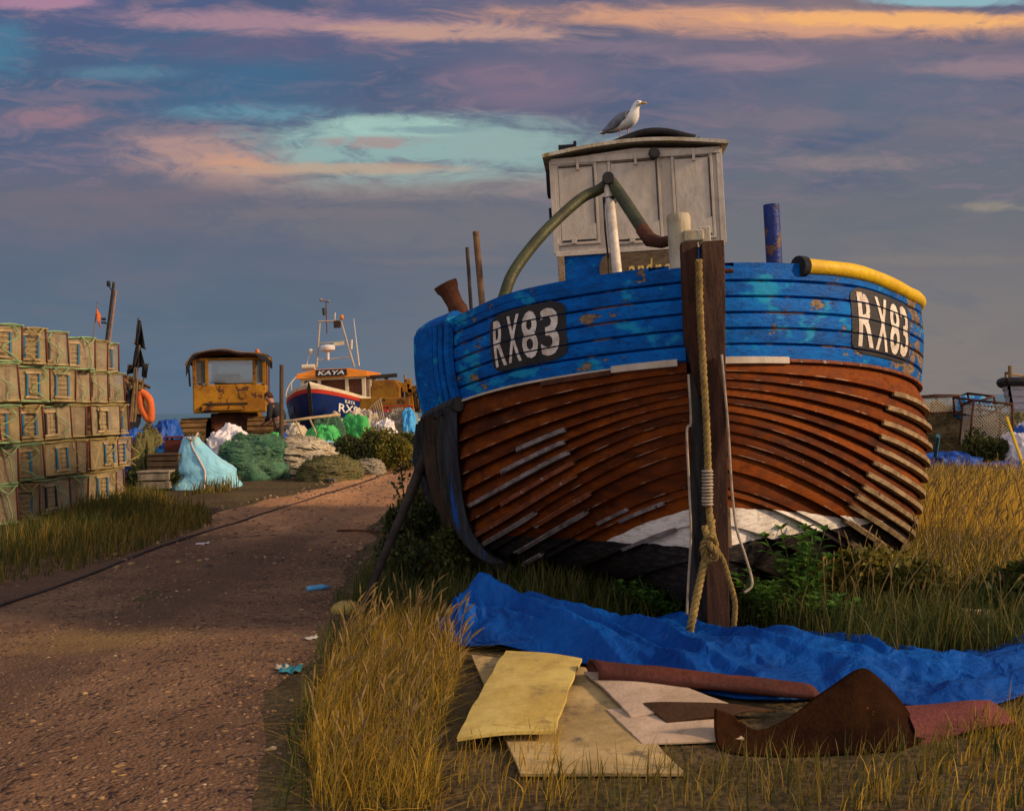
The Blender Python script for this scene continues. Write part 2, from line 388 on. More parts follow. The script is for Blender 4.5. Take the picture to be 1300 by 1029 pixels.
def make_ground():
    m, N, b = newmat('earth_and_shingle'); v = N.obj()
    n = N.noise(v, .9, 6, .6, .2); n2 = N.noise(v, 14, 5, .65); vo = N.vor(v, 30); vc = N.vor(v, 30, out=1)
    col = N.ramp(n, [(.3, (.035,.024,.013)), (.55, (.07,.05,.022)), (.75, (.10,.075,.03))])
    col = N.mix(N.sm(n2, .45, .7, 0, .6), col, (.13,.09,.045,1))
    h = N.m('ADD', N.m('MULTIPLY', N.m('SUBTRACT', 1, vo), .6), n2)
    setp(N, b, color=col, rough=.95, spec=.1, normal=N.bump(h, .02))
    xs = axis_vals(-150, 150, -9, 9, .3, 6); ys = axis_vals(-60, 110, -2, 22, .3, 3)
    P = [[(x, y, hgt(x, y)) for x in xs] for y in ys]
    o = MB().grid(P).build('ground', m, smooth=True, origin=(0,0,0)); o['kind'] = 'structure'
    # path of trodden shingle
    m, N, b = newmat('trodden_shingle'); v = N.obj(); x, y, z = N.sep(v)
    w = N.n('ShaderNodeVectorMath', {0: v, 1: N.scale(N.n('ShaderNodeTexNoise', {'Vector': v, 'Scale': 9.}).outputs[1], (.05,.05,.05))}, operation='ADD').outputs[0]
    vo = N.vor(w, 26); vc = N.vor(w, 26, out=1); v2 = N.vor(w, 58); v2c = N.vor(w, 58, out=1)
    big = N.noise(v, .55, 4, .6, .4); mid = N.noise(v, 3., 5, .65)
    base = N.ramp(big, [(.3, (.085,.049,.027)), (.5, (.145,.085,.048)), (.7, (.19,.118,.066))])
    base = N.mix(N.sm(mid, .42, .7, 0, .6), base, (.075,.044,.028,1))
    # two packed wheel ruts, darker and smoother than the shingle between them
    lane = N.m('ADD', x, N.m('MULTIPLY', N.m('ADD', N.m('MULTIPLY', N.m('MAXIMUM', N.m('SUBTRACT', 12., y), 0), .05), 0), 1.))
    rut = N.m('MAXIMUM', N.sm(N.m('ABSOLUTE', N.m('ADD', lane, 2.0)), .38, .12), N.sm(N.m('ABSOLUTE', N.m('ADD', lane, 3.35)), .38, .12)); rut = N.m('MULTIPLY', rut, N.sm(big, .3, .55)); base = N.mix(N.m('MULTIPLY', rut, .6), base, (.06,.037,.026,1))
    r1 = N.sep(vc)[0]; g1 = N.sep(vc)[1]
    st = N.ramp(r1, [(0, (.05,.033,.026)), (.4, (.13,.082,.056)), (.75, (.22,.14,.085)), (.93, (.34,.21,.08)), (1, (.38,.27,.16))], 'CONSTANT')
    stone = N.m('MULTIPLY', N.sm(vo, .5, .28), N.sm(N.m('ADD', g1, N.m('MULTIPLY', N.m('SUBTRACT', mid, .5), 1.4)), .25, .5))
    stone = N.m('MULTIPLY', stone, N.m('MULTIPLY_ADD', rut, -.75, 1)); col = N.mix(N.m('MULTIPLY', stone, .85), base, st)
    r2 = N.sep(v2c)[0]
    st2 = N.ramp(r2, [(0, (.055,.036,.03)), (.5, (.15,.095,.065)), (.9, (.33,.22,.11))], 'CONSTANT')
    fine = N.m('MULTIPLY', N.sm(v2, .45, .25), N.m('SUBTRACT', 1, stone)); col = N.mix(N.m('MULTIPLY', fine, .6), col, st2)
    # trodden wheel tracks with packed dirt, and a sandy patch in the middle
    trk = N.m('MULTIPLY', N.sm(mid, .35, .6), .5)
    rad = N.m('ADD', N.m('POWER', N.m('DIVIDE', N.m('ADD', x, 2.35), .75), 2.), N.m('POWER', N.m('DIVIDE', N.m('SUBTRACT', y, 5.5), .42), 2.))
    sand = N.m('MULTIPLY', N.sm(N.m('ADD', rad, N.m('MULTIPLY', mid, 1.2)), 1.5, .3), .45); col = N.mix(sand, col, (.26,.18,.055,1))
    # sunlight painted into the colour: far track lightened, near track left dimmer
    far_lit = N.sm(N.m('ADD', y, N.m('MULTIPLY', big, 6.)), 11.5, 15.5); col = N.mix(1., col, N.mix(far_lit, (.95,.90,.88,1), (2.7,2.35,1.9,1)), 'MULTIPLY')
    h = N.m('ADD', N.m('MULTIPLY', N.m('SUBTRACT', 1, vo), N.m('MULTIPLY', stone, 1.2)), N.m('MULTIPLY', N.m('SUBTRACT', 1, v2), .5)); h = N.m('ADD', h, N.m('MULTIPLY', mid, 1.5))
    setp(N, b, color=col, rough=.9, spec=.1, normal=N.bump(h, .013))
    P = []
    for y in axis_vals(-8, 48, -2, 24, .2, .6):
        L, R = path_w(y); L += .22*noise.noise((y*.9, 3, 1)); R += .16*noise.noise((y*1.1, 9, 1))
        row = []
        for i in range(33):
            t = i/32; x = L + (R-L)*t; e = min(t, 1-t)*2
            row.append((x, y, hgt(x, y) + .012*min(1, e*8) - .004 + .012*noise.noise((x*2.2, y*1.1, 7))*min(1, e*5)))
        P.append(row)
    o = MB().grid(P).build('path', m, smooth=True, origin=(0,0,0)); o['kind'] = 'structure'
    # sea
    m, N, b = newmat('sea_water'); v = N.obj()
    h = N.noise(N.scale(v, (.25,1,1)), .5, 5, .6); col = N.mix(N.sm(N.noise(N.scale(v, (.02,.2,1)), .3, 3), .4, .6), (.03,.10,.15,1), (.05,.14,.19,1))
    setp(N, b, color=col, rough=.35, normal=N.bump(h, .15))
    P = [[(x, y, -2.6) for x in (-9000, -2000, -400, 0, 400, 2000, 9000)] for y in (62, 120, 300, 1000, 3000, 9000)]
    o = MB().grid(P).build('sea', m, origin=(0,0,0)); o['kind'] = 'structure'
make_ground()

SC.cycles.max_bounces = 5; SC.cycles.diffuse_bounces = 2; SC.cycles.glossy_bounces = 2; SC.cycles.transparent_max_bounces = 8; SC.cycles.transmission_bounces = 2
# ---------------------------------------------------------------- the old clinker boat
HEAD = math.radians(4.9); LIST = math.radians(1.8)
BOAT_O = (1.03, 5.27, 0.0)
boat = thing('fishing_boat', 'big old blue and brown clinker fishing boat with a white wheelhouse, seen bow on', 'fishing boat', BOAT_O, (0, -LIST, -HEAD))
bpy.context.view_layer.update()
BL = lambda p: w2l(boat, p)
def bat(px, py, Y): return BL(at(px, py, Y))
B0 = 1.95; LB = 3.4
def fine(s, n, e):
    u = max(0., 1-s/LB); k = (1-u**n)**e if s < LB else 1.
    return k*(1 if s < 4.6 else 1 - .2*((s-4.6)/2.2)**2)
GZ = ([0,.5,.95,1.3,2.5,4,6.8], [1.965,1.945,1.885,1.855,1.85,1.87,1.98])
BZ = ([0,.5,1.1,1.8,2.5,4,6.8], [1.46,1.41,1.335,1.255,1.21,1.2,1.3])
ARCS = [0, .38, .85, 1.26, 2.7]
def ctrl(s, side=1):
    g = max(0., 1-s/2.8)**3.2; g4 = max(0., 1-s/2.8)**2.4; g2 = max(0., 1-s/2.8)**2.4; q = min(1., max(0., (s-1.)/1.25)); q = q*q*(3-2*q); kr = side > 0
    return [(max(.055, B0*.975*fine(s, 2.35, 1/1.62)), interp(s, *BZ)),
            (max(.055, 1.92*fine(s, 2.35, 1/1.62)), .76+.55*g2),
            (max(.055, (1.81*(1-.08*q) if kr else 1.78*(1-.15*q))*fine(s, 2.5, 1/1.7)), (.31 if kr else .34)+(.805 if kr else .775)*g),
            (max(.055, (1.60*(1-.17*q) if kr else 1.49*(1-.36*q))*fine(s, 2.4, 1/1.5)), (-.02 if kr else .07)+(.84 if kr else .75)*g4),
            (.055, .0+.03*g)]
def cr(p0, p1, p2, p3, t):
    return tuple(.5*((2*b) + (c-a)*t + (2*a-5*b+4*c-d)*t*t + (3*b-a-3*c+d)*t**3) for a, b, c, d in zip(p0, p1, p2, p3))
def raw(s, arc, side):
    if arc < 0:                                                     # bulwark: arc -1 (gunwale) .. 0
        v = 1+arc; gb = max(.055, B0*fine(s, 2.3, 1/1.6)); gz = interp(s, *GZ); c = ctrl(s, side)[0]
        b = gb + (c[0]-gb)*v + .025*math.sin(math.pi*v)*min(1, s*2); z = gz + (c[1]-gz)*v
    else:
        c = ctrl(s, side); i = 0
        while i < 3 and arc > ARCS[i+1]: i += 1
        t = (arc-ARCS[i])/(ARCS[i+1]-ARCS[i])
        p = [c[max(0, i-1)], c[i], c[i+1], c[min(4, i+2)]]
        if i == 0: p[0] = (2*c[0][0]-c[1][0], 2*c[0][1]-c[1][1])
        if i == 3: p[3] = (2*c[4][0]-c[3][0], 2*c[4][1]-c[3][1])
        b, z = cr(*p, t)
    return Vector((side*max(.055, b), s, z))
def hp(s, arc, side, off=0.):
    p = raw(s, arc, side)
    if off == 0: return p
    e = .01; s0 = max(.002, s)
    ds = raw(s0+e, arc, side) - raw(s0-e if s0 > e else s0, arc, side)
    a0, a1 = (arc-.02, arc+.02)
    if arc < 0: a1 = min(a1, -1e-4); a0 = max(a0, -1.)
    elif arc <= .02: a0 = 0.
    da = raw(s0, a1, side) - raw(s0, a0, side)
    n = ds.cross(da)*side
    if n.length < 1e-9: n = Vector((side, 0, 0))
    n.normalize()
    if n.x*side < -.3: n = -n
    if n.x*side < 0 and abs(n.z) < .2: n = -n
    return p + n*off
ST = [6.8*(i/76)**1.75 for i in range(77)]
STR = [0]+[.14+.105*k for k in range(13)] + [1.72, 2.05, 2.4, 2.7]

def hull_paint():
    m, N, b = newmat('weathered_hull_paint'); v = N.obj(); x, y, z = N.sep(v)
    r = N.attr('rnd'); g = N.scale(v, (4, 1.2, 9)); st = N.scale(v, (10, 1.6, 30))
    n1 = N.noise(g, 1.6, 5, .6, .4); n2 = N.noise(st, 2.2, 5, .65); n3 = N.noise(v, 5, 5, .6)
    brown = N.ramp(N.m('ADD', N.m('MULTIPLY', n1, .75), N.m('MULTIPLY', r, .3)), [(.3, (.034,.008,.002)), (.5, (.095,.021,.003)), (.68, (.17,.040,.004)), (.85, (.08,.018,.005))])
    brown = N.mix(N.sm(n2, .5, .72, 0, .7), brown, (.06,.015,.005,1))
    brown = N.mix(N.sm(n3, .58, .72, 0, .4), brown, (.11,.04,.016,1))
    wob = N.m('MULTIPLY', N.m('SUBTRACT', n3, .5), .035)
    zz = N.m('ADD', z, wob); yb = N.m('MAXIMUM', N.m('SUBTRACT', y, .85), 0)
    zblk = N.m('SUBTRACT', .475, N.m('MULTIPLY', yb, .26))
    ztop = N.m('MAXIMUM', N.m('SUBTRACT', .685, N.m('MULTIPLY', y, N.sm(x, -.05, .05, .52, .28))), 0)
    black = N.mix(N.sm(n2, .45, .7), (.012,.011,.012,1), (.04,.032,.028,1))
    white = N.mix(N.sm(n2, .4, .75, 0, .8), (.62,.58,.52,1), (.34,.28,.22,1))
    fW = N.m('LESS_THAN', zz, ztop); col = N.mix(fW, brown, white)
    # chipped flakes: pale undercoat, larger on the upper strakes; bare streaks along the lands
    nc = N.noise(N.scale(v, (7, 3, 16)), 2.4, 6, .7); port = N.sm(x, -.2, .5)
    fC = N.sm(N.m('ADD', nc, N.m('MULTIPLY', port, .03)), .70, .72); col = N.mix(N.m('MULTIPLY', fC, .85), col, (.36,.25,.19,1))
    e = N.attr('edge'); fe = N.m('MULTIPLY', N.sm(e, .8, 1.), N.sm(N.noise(N.scale(v, (3,3,3)), 3, 4, .6), .52, .66)); col = N.mix(N.m('MULTIPLY', fe, .8), col, (.33,.22,.15,1))
    col = N.mix(N.m('LESS_THAN', zz, zblk), col, black)
    grime = N.m('MULTIPLY', N.sm(N.noise(N.scale(v, (6,2,2)), 2, 5, .7), .5, .75), .6); col = N.mix(grime, col, (.035,.013,.005,1))
    h = N.m('ADD', n2, N.m('MULTIPLY', fC, -.6))
    setp(N, b, color=col, rough=N.sm(n1, .3, .7, .55, .85), spec=.06, normal=N.bump(h, .006)); return m
def blue_paint(name, peel=True):
    m, N, b = newmat(name); v = N.obj(); x, y, z = N.sep(v)
    r = N.attr('rnd'); g = N.scale(v, (5, 1.5, 8)); n1 = N.noise(g, 1.5, 5, .6, .3); n2 = N.noise(N.scale(v, (12, 3, 24)), 2, 5, .65); n3 = N.noise(v, 3.2, 5, .62)
    col = N.ramp(N.m('ADD', N.m('MULTIPLY', n1, .8), N.m('MULTIPLY', r, .25)), [(.3, (.0015,.05,.20)), (.55, (.002,.095,.38)), (.75, (.003,.14,.45)), (.9, (.004,.18,.46))])
    col = N.mix(N.sm(n2, .48, .72, 0, .75), col, (.002,.032,.14,1))
    teal = N.m('MULTIPLY', N.sm(N.noise(N.scale(v, (3.2, 2.2, 6)), 1.15, 4, .55), .56, .64), .8); col = N.mix(teal, col, (.01,.24,.42,1))
    if peel:
        rs = N.m('MULTIPLY', N.sm(x, .4, 1.2), N.sm(y, .35, 1.3))
        nc = N.noise(N.scale(v, (4, 2.6, 7)), 1.6, 6, .62)
        fC = N.sm(N.m('ADD', nc, N.m('MULTIPLY', rs, .11)), .61, .63)
        wood = N.mix(N.sm(n2, .35, .7), (.22,.155,.095,1), (.085,.06,.042,1)); col = N.mix(fC, col, wood)
        nf = N.noise(N.scale(v, (14, 10, 30)), 2.6, 5, .7); ff = N.sm(N.m('ADD', nf, N.m('MULTIPLY', rs, .06)), .655, .675); col = N.mix(ff, col, (.045,.03,.025,1))
        h = N.m('SUBTRACT', n2, N.m('MULTIPLY', N.m('ADD', fC, ff), .9))
        e = N.attr('edge'); fe = N.m('MULTIPLY', N.sm(e, .75, 1.), N.sm(N.noise(v, 5, 4, .6), .53, .62)); col = N.mix(N.m('MULTIPLY', fe, .9), col, (.34,.23,.15,1))
    else: h = n2
    setp(N, b, color=col, rough=N.sm(n1, .3, .7, .45, .7), spec=.06, normal=N.bump(h, .006)); return m
M_HULL = hull_paint(); M_BLUE = blue_paint('peeling_blue_paint'); M_BLUE2 = blue_paint('plain_blue_paint', False)
M_STEM = basic('old_oak', (.075,.028,.014), (.028,.012,.008), 3, .75, .01, 30, (14,14,1.6), chip=(.16,.09,.05), chip_t=.68, chip_s=3)
M_GREY = basic('greyed_timber', (.05,.047,.045), (.016,.015,.015), 3, .85, .008, 40, (10,10,1.2), chip=(.03,.07,.26), chip_t=.66, chip_s=2)
M_PALE = basic('bleached_strip', (.30,.215,.115), (.15,.095,.05), 5, .8, .006, 60, (3,1.5,3), chip=(.08,.045,.03), chip_t=.63, chip_s=9)
M_PALE2 = basic('grey_bleached_strip', (.22,.19,.18), (.11,.085,.08), 5, .8, .006, 60, (3,1.5,3), chip=(.07,.04,.03), chip_t=.6, chip_s=9)
M_REDSTRIP = basic('reddish_strip', (.20,.06,.022), (.11,.032,.014), 5, .75, .005, 60, (3,1.5,3), chip=(.3,.24,.21), chip_t=.6, chip_s=8)
M_WHITE = basic('weathered_white_paint', (.47,.405,.33), (.38,.32,.25), 2.5, .6, .003, 30, (1,1,.5), chip=(.20,.13,.08), chip_t=.71, chip_s=7)
M_WHITE2 = basic('flaking_white_paint', (.46,.41,.33), (.30,.25,.15), 4, .7, .008, 25, (1,1,.6), chip=(.22,.17,.05), chip_t=.6, chip_s=5)
M_BLACK = basic('black_paint', (.016,.015,.016), (.03,.027,.026), 6, .55, .003, 50, chip=(.10,.07,.045), chip_t=.68, chip_s=14)
M_LETTER = basic('letter_white', (.68,.62,.55), (.46,.39,.32), 14, .7, .002, 80, chip=(.05,.035,.03), chip_t=.64, chip_s=26)
M_RUST = basic('rust', (.10,.034,.014), (.045,.018,.012), 6, .85, .01, 60)
M_OLIVE = basic('olive_painted_pipe', (.055,.058,.020), (.03,.03,.015), 5, .5, .004, 40, (1,1,1), chip=(.14,.06,.03), chip_t=.69, chip_s=6)
M_ALU = basic('pale_pipe', (.62,.55,.45), (.42,.36,.29), 8, .45, .002, 40)
M_DARK = basic('dark_felt', (.02,.021,.026), (.012,.013,.015), 5, .9, .006, 60)
M_DECK = basic('deck_boards', (.12,.09,.06), (.06,.045,.035), 3, .85, .005, 30)
M_ROPE = basic('hemp_rope', (.28,.19,.06), (.15,.10,.035), 14, .9, .006, 120)
M_LINE = basic('grey_line', (.33,.27,.20), (.20,.16,.12), 20, .85, .003, 150)

def strake_mesh():
    mb = MB(); rn = []; ed = []
    for side in (-1, 1):
        for j in range(len(STR)-1):
            a0, a1 = STR[j], STR[j+1]; rv = random.random(); L = len(ST); rows = []
            th = .030 if j < 14 else .02
            for aa, off in ((a0-.012 if j else a0, -.02), (a0+.006, -.016), (a0+.5*(a1-a0), th*.45), (a1-.004, th), (a1, th), (a1+.0005, -.018)):
                rows.append([hp(s, max(0, aa), side, off*min(1, .25+s*3)) for s in ST])
            n0 = len(mb.v); mb.grid(rows if side > 0 else rows[::-1])
            ev = [0,0,0,1,.6,0]; ev = ev if side > 0 else ev[::-1]
            rn += [rv]*(L*6); ed += [e for e in ev for _ in range(L)]
    return mb, rn, ed
mb, rn, ed = strake_mesh()
mb.build('hull', M_HULL, boat, smooth='auto', attrs={'rnd': ('FLOAT', rn), 'edge': ('FLOAT', ed)})
# bulwark planks, seams left open between them
mb = MB(); rn = []; ed = []
NB = 6
for side in (-1, 1):
    for j in range(NB):
        v0, v1 = -1+j/NB, -1+(j+1)/NB; rv = random.random(); rows = []; g = .009
        for aa, off in ((v0, -.02), (v0+g, .0), (v0+g*2.2, .008), (.5*(v0+v1), .010), (v1-g*2.2, .008), (v1-g, .0), (v1, -.02)):
            rows.append([hp(s, min(aa, -1e-4), side, off+.0025*noise.noise((s*3, j*7+side, 0))) for s in ST])
        mb.grid(rows if side > 0 else rows[::-1]); rn += [rv]*(len(ST)*7); e = [1,.9,.6,0,.6,.9,1]; ed += [q for q in e for _ in ST]
mb.build('bulwark', M_BLUE, boat, smooth='auto', attrs={'rnd': ('FLOAT', rn), 'edge': ('FLOAT', ed)})
# inner lining, rail cap, deck, transom
mb = MB()
for side in (-1, 1):
    rows = [[raw(s, a, side) - Vector((side*.07, -.0, 0)) if abs(raw(s, a, side).x) > .13 else Vector((side*.002, s+.04, raw(s, a, side).z)) for s in ST] for a in (-1., -.5, -.0005)]
    mb.grid(rows[::-1] if side > 0 else rows)
mb.build('bulwark_lining', M_BLUE2, boat, smooth=True)
mb = MB()
for side in (-1, 1):
    P = []
    for s in ST[4:]:
        p = raw(s, -1., side); P.append([p+Vector((side*dx, 0, dz)) for dx, dz in ((.022,-.035),(.024,.012),(-.085,.016),(-.085,-.03),(.022,-.035))])
    mb.grid(P if side < 0 else [r[::-1] for r in P])
mb.build('gunwale_cap', M_BLUE, boat, smooth='auto', attrs={'rnd': ('FLOAT', [.4]*len(mb.v)), 'edge': ('FLOAT', [0]*len(mb.v))})
mb = MB(); mb.grid([[Vector((raw(s, -.001, -1).x*(1-2*k/8)*.96, s+.05, interp(s, *BZ)+.12)) for k in range(9)] for s in ST[3:]])
mb.build('deck', M_DECK, boat)
mb = MB(); tp = [raw(6.8, a, 1) for a in [-1,-.5,-.001]+STR] ; tl = [raw(6.8, a, -1) for a in [-1,-.5,-.001]+STR]
mb.prism(tp + tl[::-1], (0,-.05,0)); mb.build('transom', M_GREY, boat)
# trim at the foot of the bulwark
def trim(s0, s1, side, arc, w, th, mat, name, n=30, lift=0.):
    mb = MB(); P = []
    for i in range(n+1):
        s = s0+(s1-s0)*(i/n)**1.5 if s0 < .1 else s0+(s1-s0)*i/n
        a = hp(s, arc, side, .004+lift); b_ = hp(s, arc, side, .004+lift+th); up = Vector((0,0,w/2))
        P.append([a+up, b_+up*.8, b_-up*.8, a-up, a+up])
    mb.grid(P if side < 0 else [r[::-1] for r in P]); k = len(mb.v)
    mb.f += [tuple(range(4)), tuple(range(k-5, k-1))]
    return mb.build(name, mat, boat, smooth='auto')
trim(.012, .14, -1, .0, .042, .022, M_WHITE, 'trim_board'); trim(.012, .17, 1, .0, .042, .022, M_WHITE, 'trim_board')
trim(.14, 1.16, -1, .0, .016, .020, M_WHITE, 'trim_board'); trim(.17, 6.5, 1, .0, .022, .020, M_REDSTRIP, 'trim_board', 60)
trim(.14, .42, -1, .028, .034, .024, M_RUST, 'rubbing_strip')
# sacrificial strips on the lands: all along the far bilge on the viewer's right, a few on the left
def strip(s0, s1, side, arc, mat, w=.030, th=.026, n=22):
    mb = MB(); P = []
    for i in range(n+1):
        s = s0+(s1-s0)*i/n; e = .35 if i in (0, n) else 1
        a = hp(s, arc+.004, side, .012); b_ = hp(s, arc+.004, side, .018+th*e)
        d = (hp(s, arc+.03, side)-hp(s, arc-.02, side)).normalized()*w/2
        P.append([a-d, b_-d*.85, b_+d*.85, a+d, a-d])
    mb.grid(P if side < 0 else [r[::-1] for r in P]); k = len(mb.v); mb.f += [(0,1,2,3), (k-2,k-3,k-4,k-5)]
    mb.build('rubbing_strip', mat, boat, smooth='auto')
def s_at_px(px, arc, side, hi=2.2):
    best = (1e9, 0)
    for i in range(300):
        s = .02+hi*i/300; w = boat.matrix_world @ raw(s, arc, side); e = (px-proj(w)[0])*side
        if e <= 0: return s
        if e < best[0]: best = (e, s)
    return best[1]
for j, px in zip(range(1, 14), (1129, 1122, 1116, 1113, 1107, 1103, 1097, 1091, 1084, 1076, 1071, 1075, 1082)):
    strip(s_at_px(px, STR[j], 1), 4.6, 1, STR[j], M_PALE, .034, .028, 34)
for j, px0, px1, mt in ((4, 722, 660, M_PALE2), (5, 722, 640, M_PALE2), (6, 727, 600, M_PALE2), (7, 732, 640, M_REDSTRIP), (8, 735, 599, M_REDSTRIP), (9, 683, 599, M_PALE2), (10, 752, 680, M_REDSTRIP), (11, 747, 655, M_PALE2), (12, 690, 640, M_PALE2)):
    strip(s_at_px(px0, STR[j], -1), max(s_at_px(px1, STR[j], -1), s_at_px(px0, STR[j], -1)+.2), -1, STR[j], mt, .03, .024)
for j, px0, px1 in ((13, 845, 800), (14, 860, 800), (12, 800, 770)):
    strip(s_at_px(px0, STR[j], -1), s_at_px(px1, STR[j], -1)+.05, -1, STR[j], M_PALE2, .022, .016)
# stem timbers
def lbeam(name, mat, p, q, w, d, taper=1., bevel=.006):
    mb = MB(); p = Vector(p); q = Vector(q); n = 14; P = []
    for i in range(n+1):
        t = i/n; c = p.lerp(q, t); k = 1+(taper-1)*t; j = Vector((noise.noise((c.z*3, 1, 5))*.006, noise.noise((c.z*3, 9, 5))*.006, 0))
        P.append([c+j+Vector((x*w/2*k, y*d/2, 0)) for x, y in ((-1,-1),(1,-1),(1,1),(-1,1),(-1,-1))])
    mb.grid([r[::-1] for r in P]); k = len(mb.v); mb.f += [(3,2,1,0), (k-5,k-4,k-3,k-2)]
    return mb.build(name, mat, boat, bevel=bevel)
tb = bat(903, 309, 5.2); lb_ = bat(909, 800, 5.2)
lbeam('stem_post', M_STEM, (lb_.x, -.07, -.05), (tb.x, -.07, tb.z), .112, .17)
a1 = bat(874, 309, 5.24); a2 = bat(881, 470, 5.24)
mb = MB(); mb.prism([(a1.x-.045,-.10,a1.z),(a1.x+.042,-.10,a1.z),(a2.x+.03,-.10,a2.z-.13),(a2.x+.012,-.10,a2.z-.14),(a2.x-.045,-.10,a2.z+.16)], (0,.09,0)); mb.build('fairlead_board', M_STEM, boat, bevel=.006)
lbeam('apron_timber', M_GREY, (lb_.x-.085, -.015, .1), (a2.x+.03, -.015, a2.z), .085, .08)
mb = MB(); c = bat(921, 345, 5.2)
mb.tube([(c.x-.06,-.09,c.z),(c.x+.035,-.09,c.z)], .012, 8); mb.build('bolt', M_RUST, boat)
mb = MB(); c1, c2 = bat(926, 643, 5.25), bat(926, 692, 5.25); mb.box(((c1.x+c2.x)/2-.012, -.03, (c1.z+c2.z)/2), (.022,.12,c1.z-c2.z)); mb.build('stem_band', M_PALE, boat)
# number plates painted on the bulwark
def plate(side, px0, px1, v0, v1):
    """px0/px1: picture columns of the plate's ends; v 0 gunwale .. 1 foot of the bulwark"""
    mid = -1+(v0+v1)/2; s0 = s_at_px(px0, mid, side, 3); s1 = s_at_px(px1, mid, side, 3)
    gaps = [k/NB for k in range(NB+1)]
    def fn(off, x0=0., x1=1., y0=0., y1=1.):
        return lambda u, v: hp(s0+(s1-s0)*(x0+(x1-x0)*u), -1+(v1+(v0-v1)*(y0+(y1-y0)*v)), side, off)
    def vg(y0, y1): return [((v1-k)/(v1-v0)-y0)/(y1-y0) for k in gaps if v0 < k < v1]
    cu = [i/14 for i in range(1, 14)]
    pl = map_flat(rounded_rect(.2, .16), fn(.0135), cu, [.15,.3,.5,.7,.85], vg(0, 1), .012).build('number_plate', M_BLACK, boat)
    X0, X1, Y0, Y1 = .05, .95, .1, .9
    for i, chx in enumerate('RX83'):
        a = X0+(X1-X0)*(i/4+.018); b_ = X0+(X1-X0)*((i+1)/4-.018); sh = (.035, .0, -.02, .025)[i]*side
        map_flat(text_outline(chx, .02), fn(.0165, a, b_, Y0+sh*.3, Y1+sh*.3), [.25,.5,.75], [.2,.4,.6,.8], vg(Y0+sh*.3, Y1+sh*.3), .016).build('lettering', M_LETTER, pl)
plate(-1, 625, 722, .17, .81)
plate(1, 1079, 1152, .16, .88)
# fluted staves and rounded rail on the viewer's left, fender timbers below them
mb = MB(); S0 = s_at_px(577, -.5, -1, 3); x = S0; k = 0; cx = []
while x < 3.6:
    P = []
    for v in [-1+i/8*.98 for i in range(9)]:
        P.append(hp(x, v, -1, .035))
    mb.tube(P, .035, 6); x += .105; k += 1
mb.build('bulwark_staves', M_BLUE2, boat, smooth='auto', attrs={'rnd': ('FLOAT', [.3]*len(mb.v))})
mb = MB(); mb.tube([hp(S0-.02+3.0*i/24, -1, -1, .02)+Vector((.02,0,.0)) for i in range(25)], .062, 10); mb.build('rail_roll', M_BLUE2, boat, smooth='auto', attrs={'rnd': ('FLOAT', [.3]*len(mb.v))})
mb = MB(); mb.tube([hp(S0-.05+3.0*i/24, .02, -1, .05) for i in range(25)], .05, 8); mb.build('rubbing_rail', M_GREY, boat, smooth='auto')
x = S0+.02
MF = [M_GREY, basic('blue_streaked_timber', (.035,.04,.055), (.015,.015,.018), 3, .85, .008, 40, (10,10,1.2), chip=(.01,.06,.24), chip_t=.60, chip_s=2), basic('brown_fender_timber', (.06,.038,.025), (.022,.015,.012), 3, .85, .008, 40, (10,10,1.2))]
for k in range(11):
    mb = MB(); P = []; off_ = (.075, .05, .085, .06)[k % 4]
    for i in range(15):
        a = .03+(1.12+.1*math.sin(k*2.1))*i/14; P.append(hp(x+.02*math.sin(k*3)-.03*i/14, a, -1, off_))
    Q = []
    for i, p in enumerate(P):
        d = Vector((0, .05, 0)); nrm = Vector((-.035, 0, 0)); Q.append([p-d+nrm, p-d-nrm*1.5, p+d-nrm*1.5, p+d+nrm, p-d+nrm])
    mb.grid(Q); n = len(mb.v); mb.f += [(0,1,2,3), (n-2,n-3,n-4,n-5)]
    mb.build('fender_timber', MF[(k*2+1) % 3] if k else MF[1], boat, bevel=.004); x += .205
# yellow split hose over the right gunwale
m_y = basic('yellow_hose', (.62,.40,.012), (.50,.30,.01), 5, .5, .004, 30, chip=(.01,.03,.10), chip_t=.70, chip_s=12)
mb = MB(); s = s_at_px(1013, -1, 1, 3); pts = []; rr = []
for i in range(44):
    ss = s+2.6*(i/43)**1.3; pts.append(raw(ss, -1, 1)+Vector((.0,0,.0))); rr.append(.046+.004*noise.noise((ss*4,0,0)))
mb.tube(pts, rr, 14); mb.build('rail_hose', m_y, boat, smooth='auto')
mb = MB(); mb.tube([pts[0]+(pts[0]-pts[1]).normalized()*.012, pts[1]], .058, 14); mb.build('rail_hose_collar', M_DARK, boat, smooth='auto')
# posts and pipes standing on the deck
def pole(name, mat, pa, pb, r, n=12, r2=None, par=boat):
    mb = MB(); a, b_ = Vector(pa), Vector(pb); mb.tube([a.lerp(b_, i/6) for i in range(7)], [r+(((r2 or r)-r)*i/6) for i in range(7)], n); return mb.build(name, mat, par, smooth='auto')
def dn(p, z=1.3): return Vector((p.x, p.y, z))
p = bat(979, 260, 6.6); m_bp = basic('blue_and_rust_pipe', (.012,.03,.16), (.02,.02,.08), 5, .55, .006, 40, chip=(.12,.06,.035), chip_t=.53, chip_s=6)
pole('blue_pipe', m_bp, dn(p), p, .053, 16)
p = bat(604, 294, 7.4); q = bat(612, 385, 7.4); pole('mast_stump', basic('brown_pole', (.17,.10,.05), (.10,.055,.03), 8, .8), q+(q-p)*.6, p, .024)
p = bat(593, 314, 7.5); q = bat(598, 390, 7.5); pole('thin_stake', basic('dark_pole', (.07,.05,.035), (.04,.03,.025), 8, .8), q+(q-p)*.6, p, .014)
p = bat(566, 362, 7.7); q = bat(586, 402, 7.7); d = (q-p).normalized(); mb = MB()
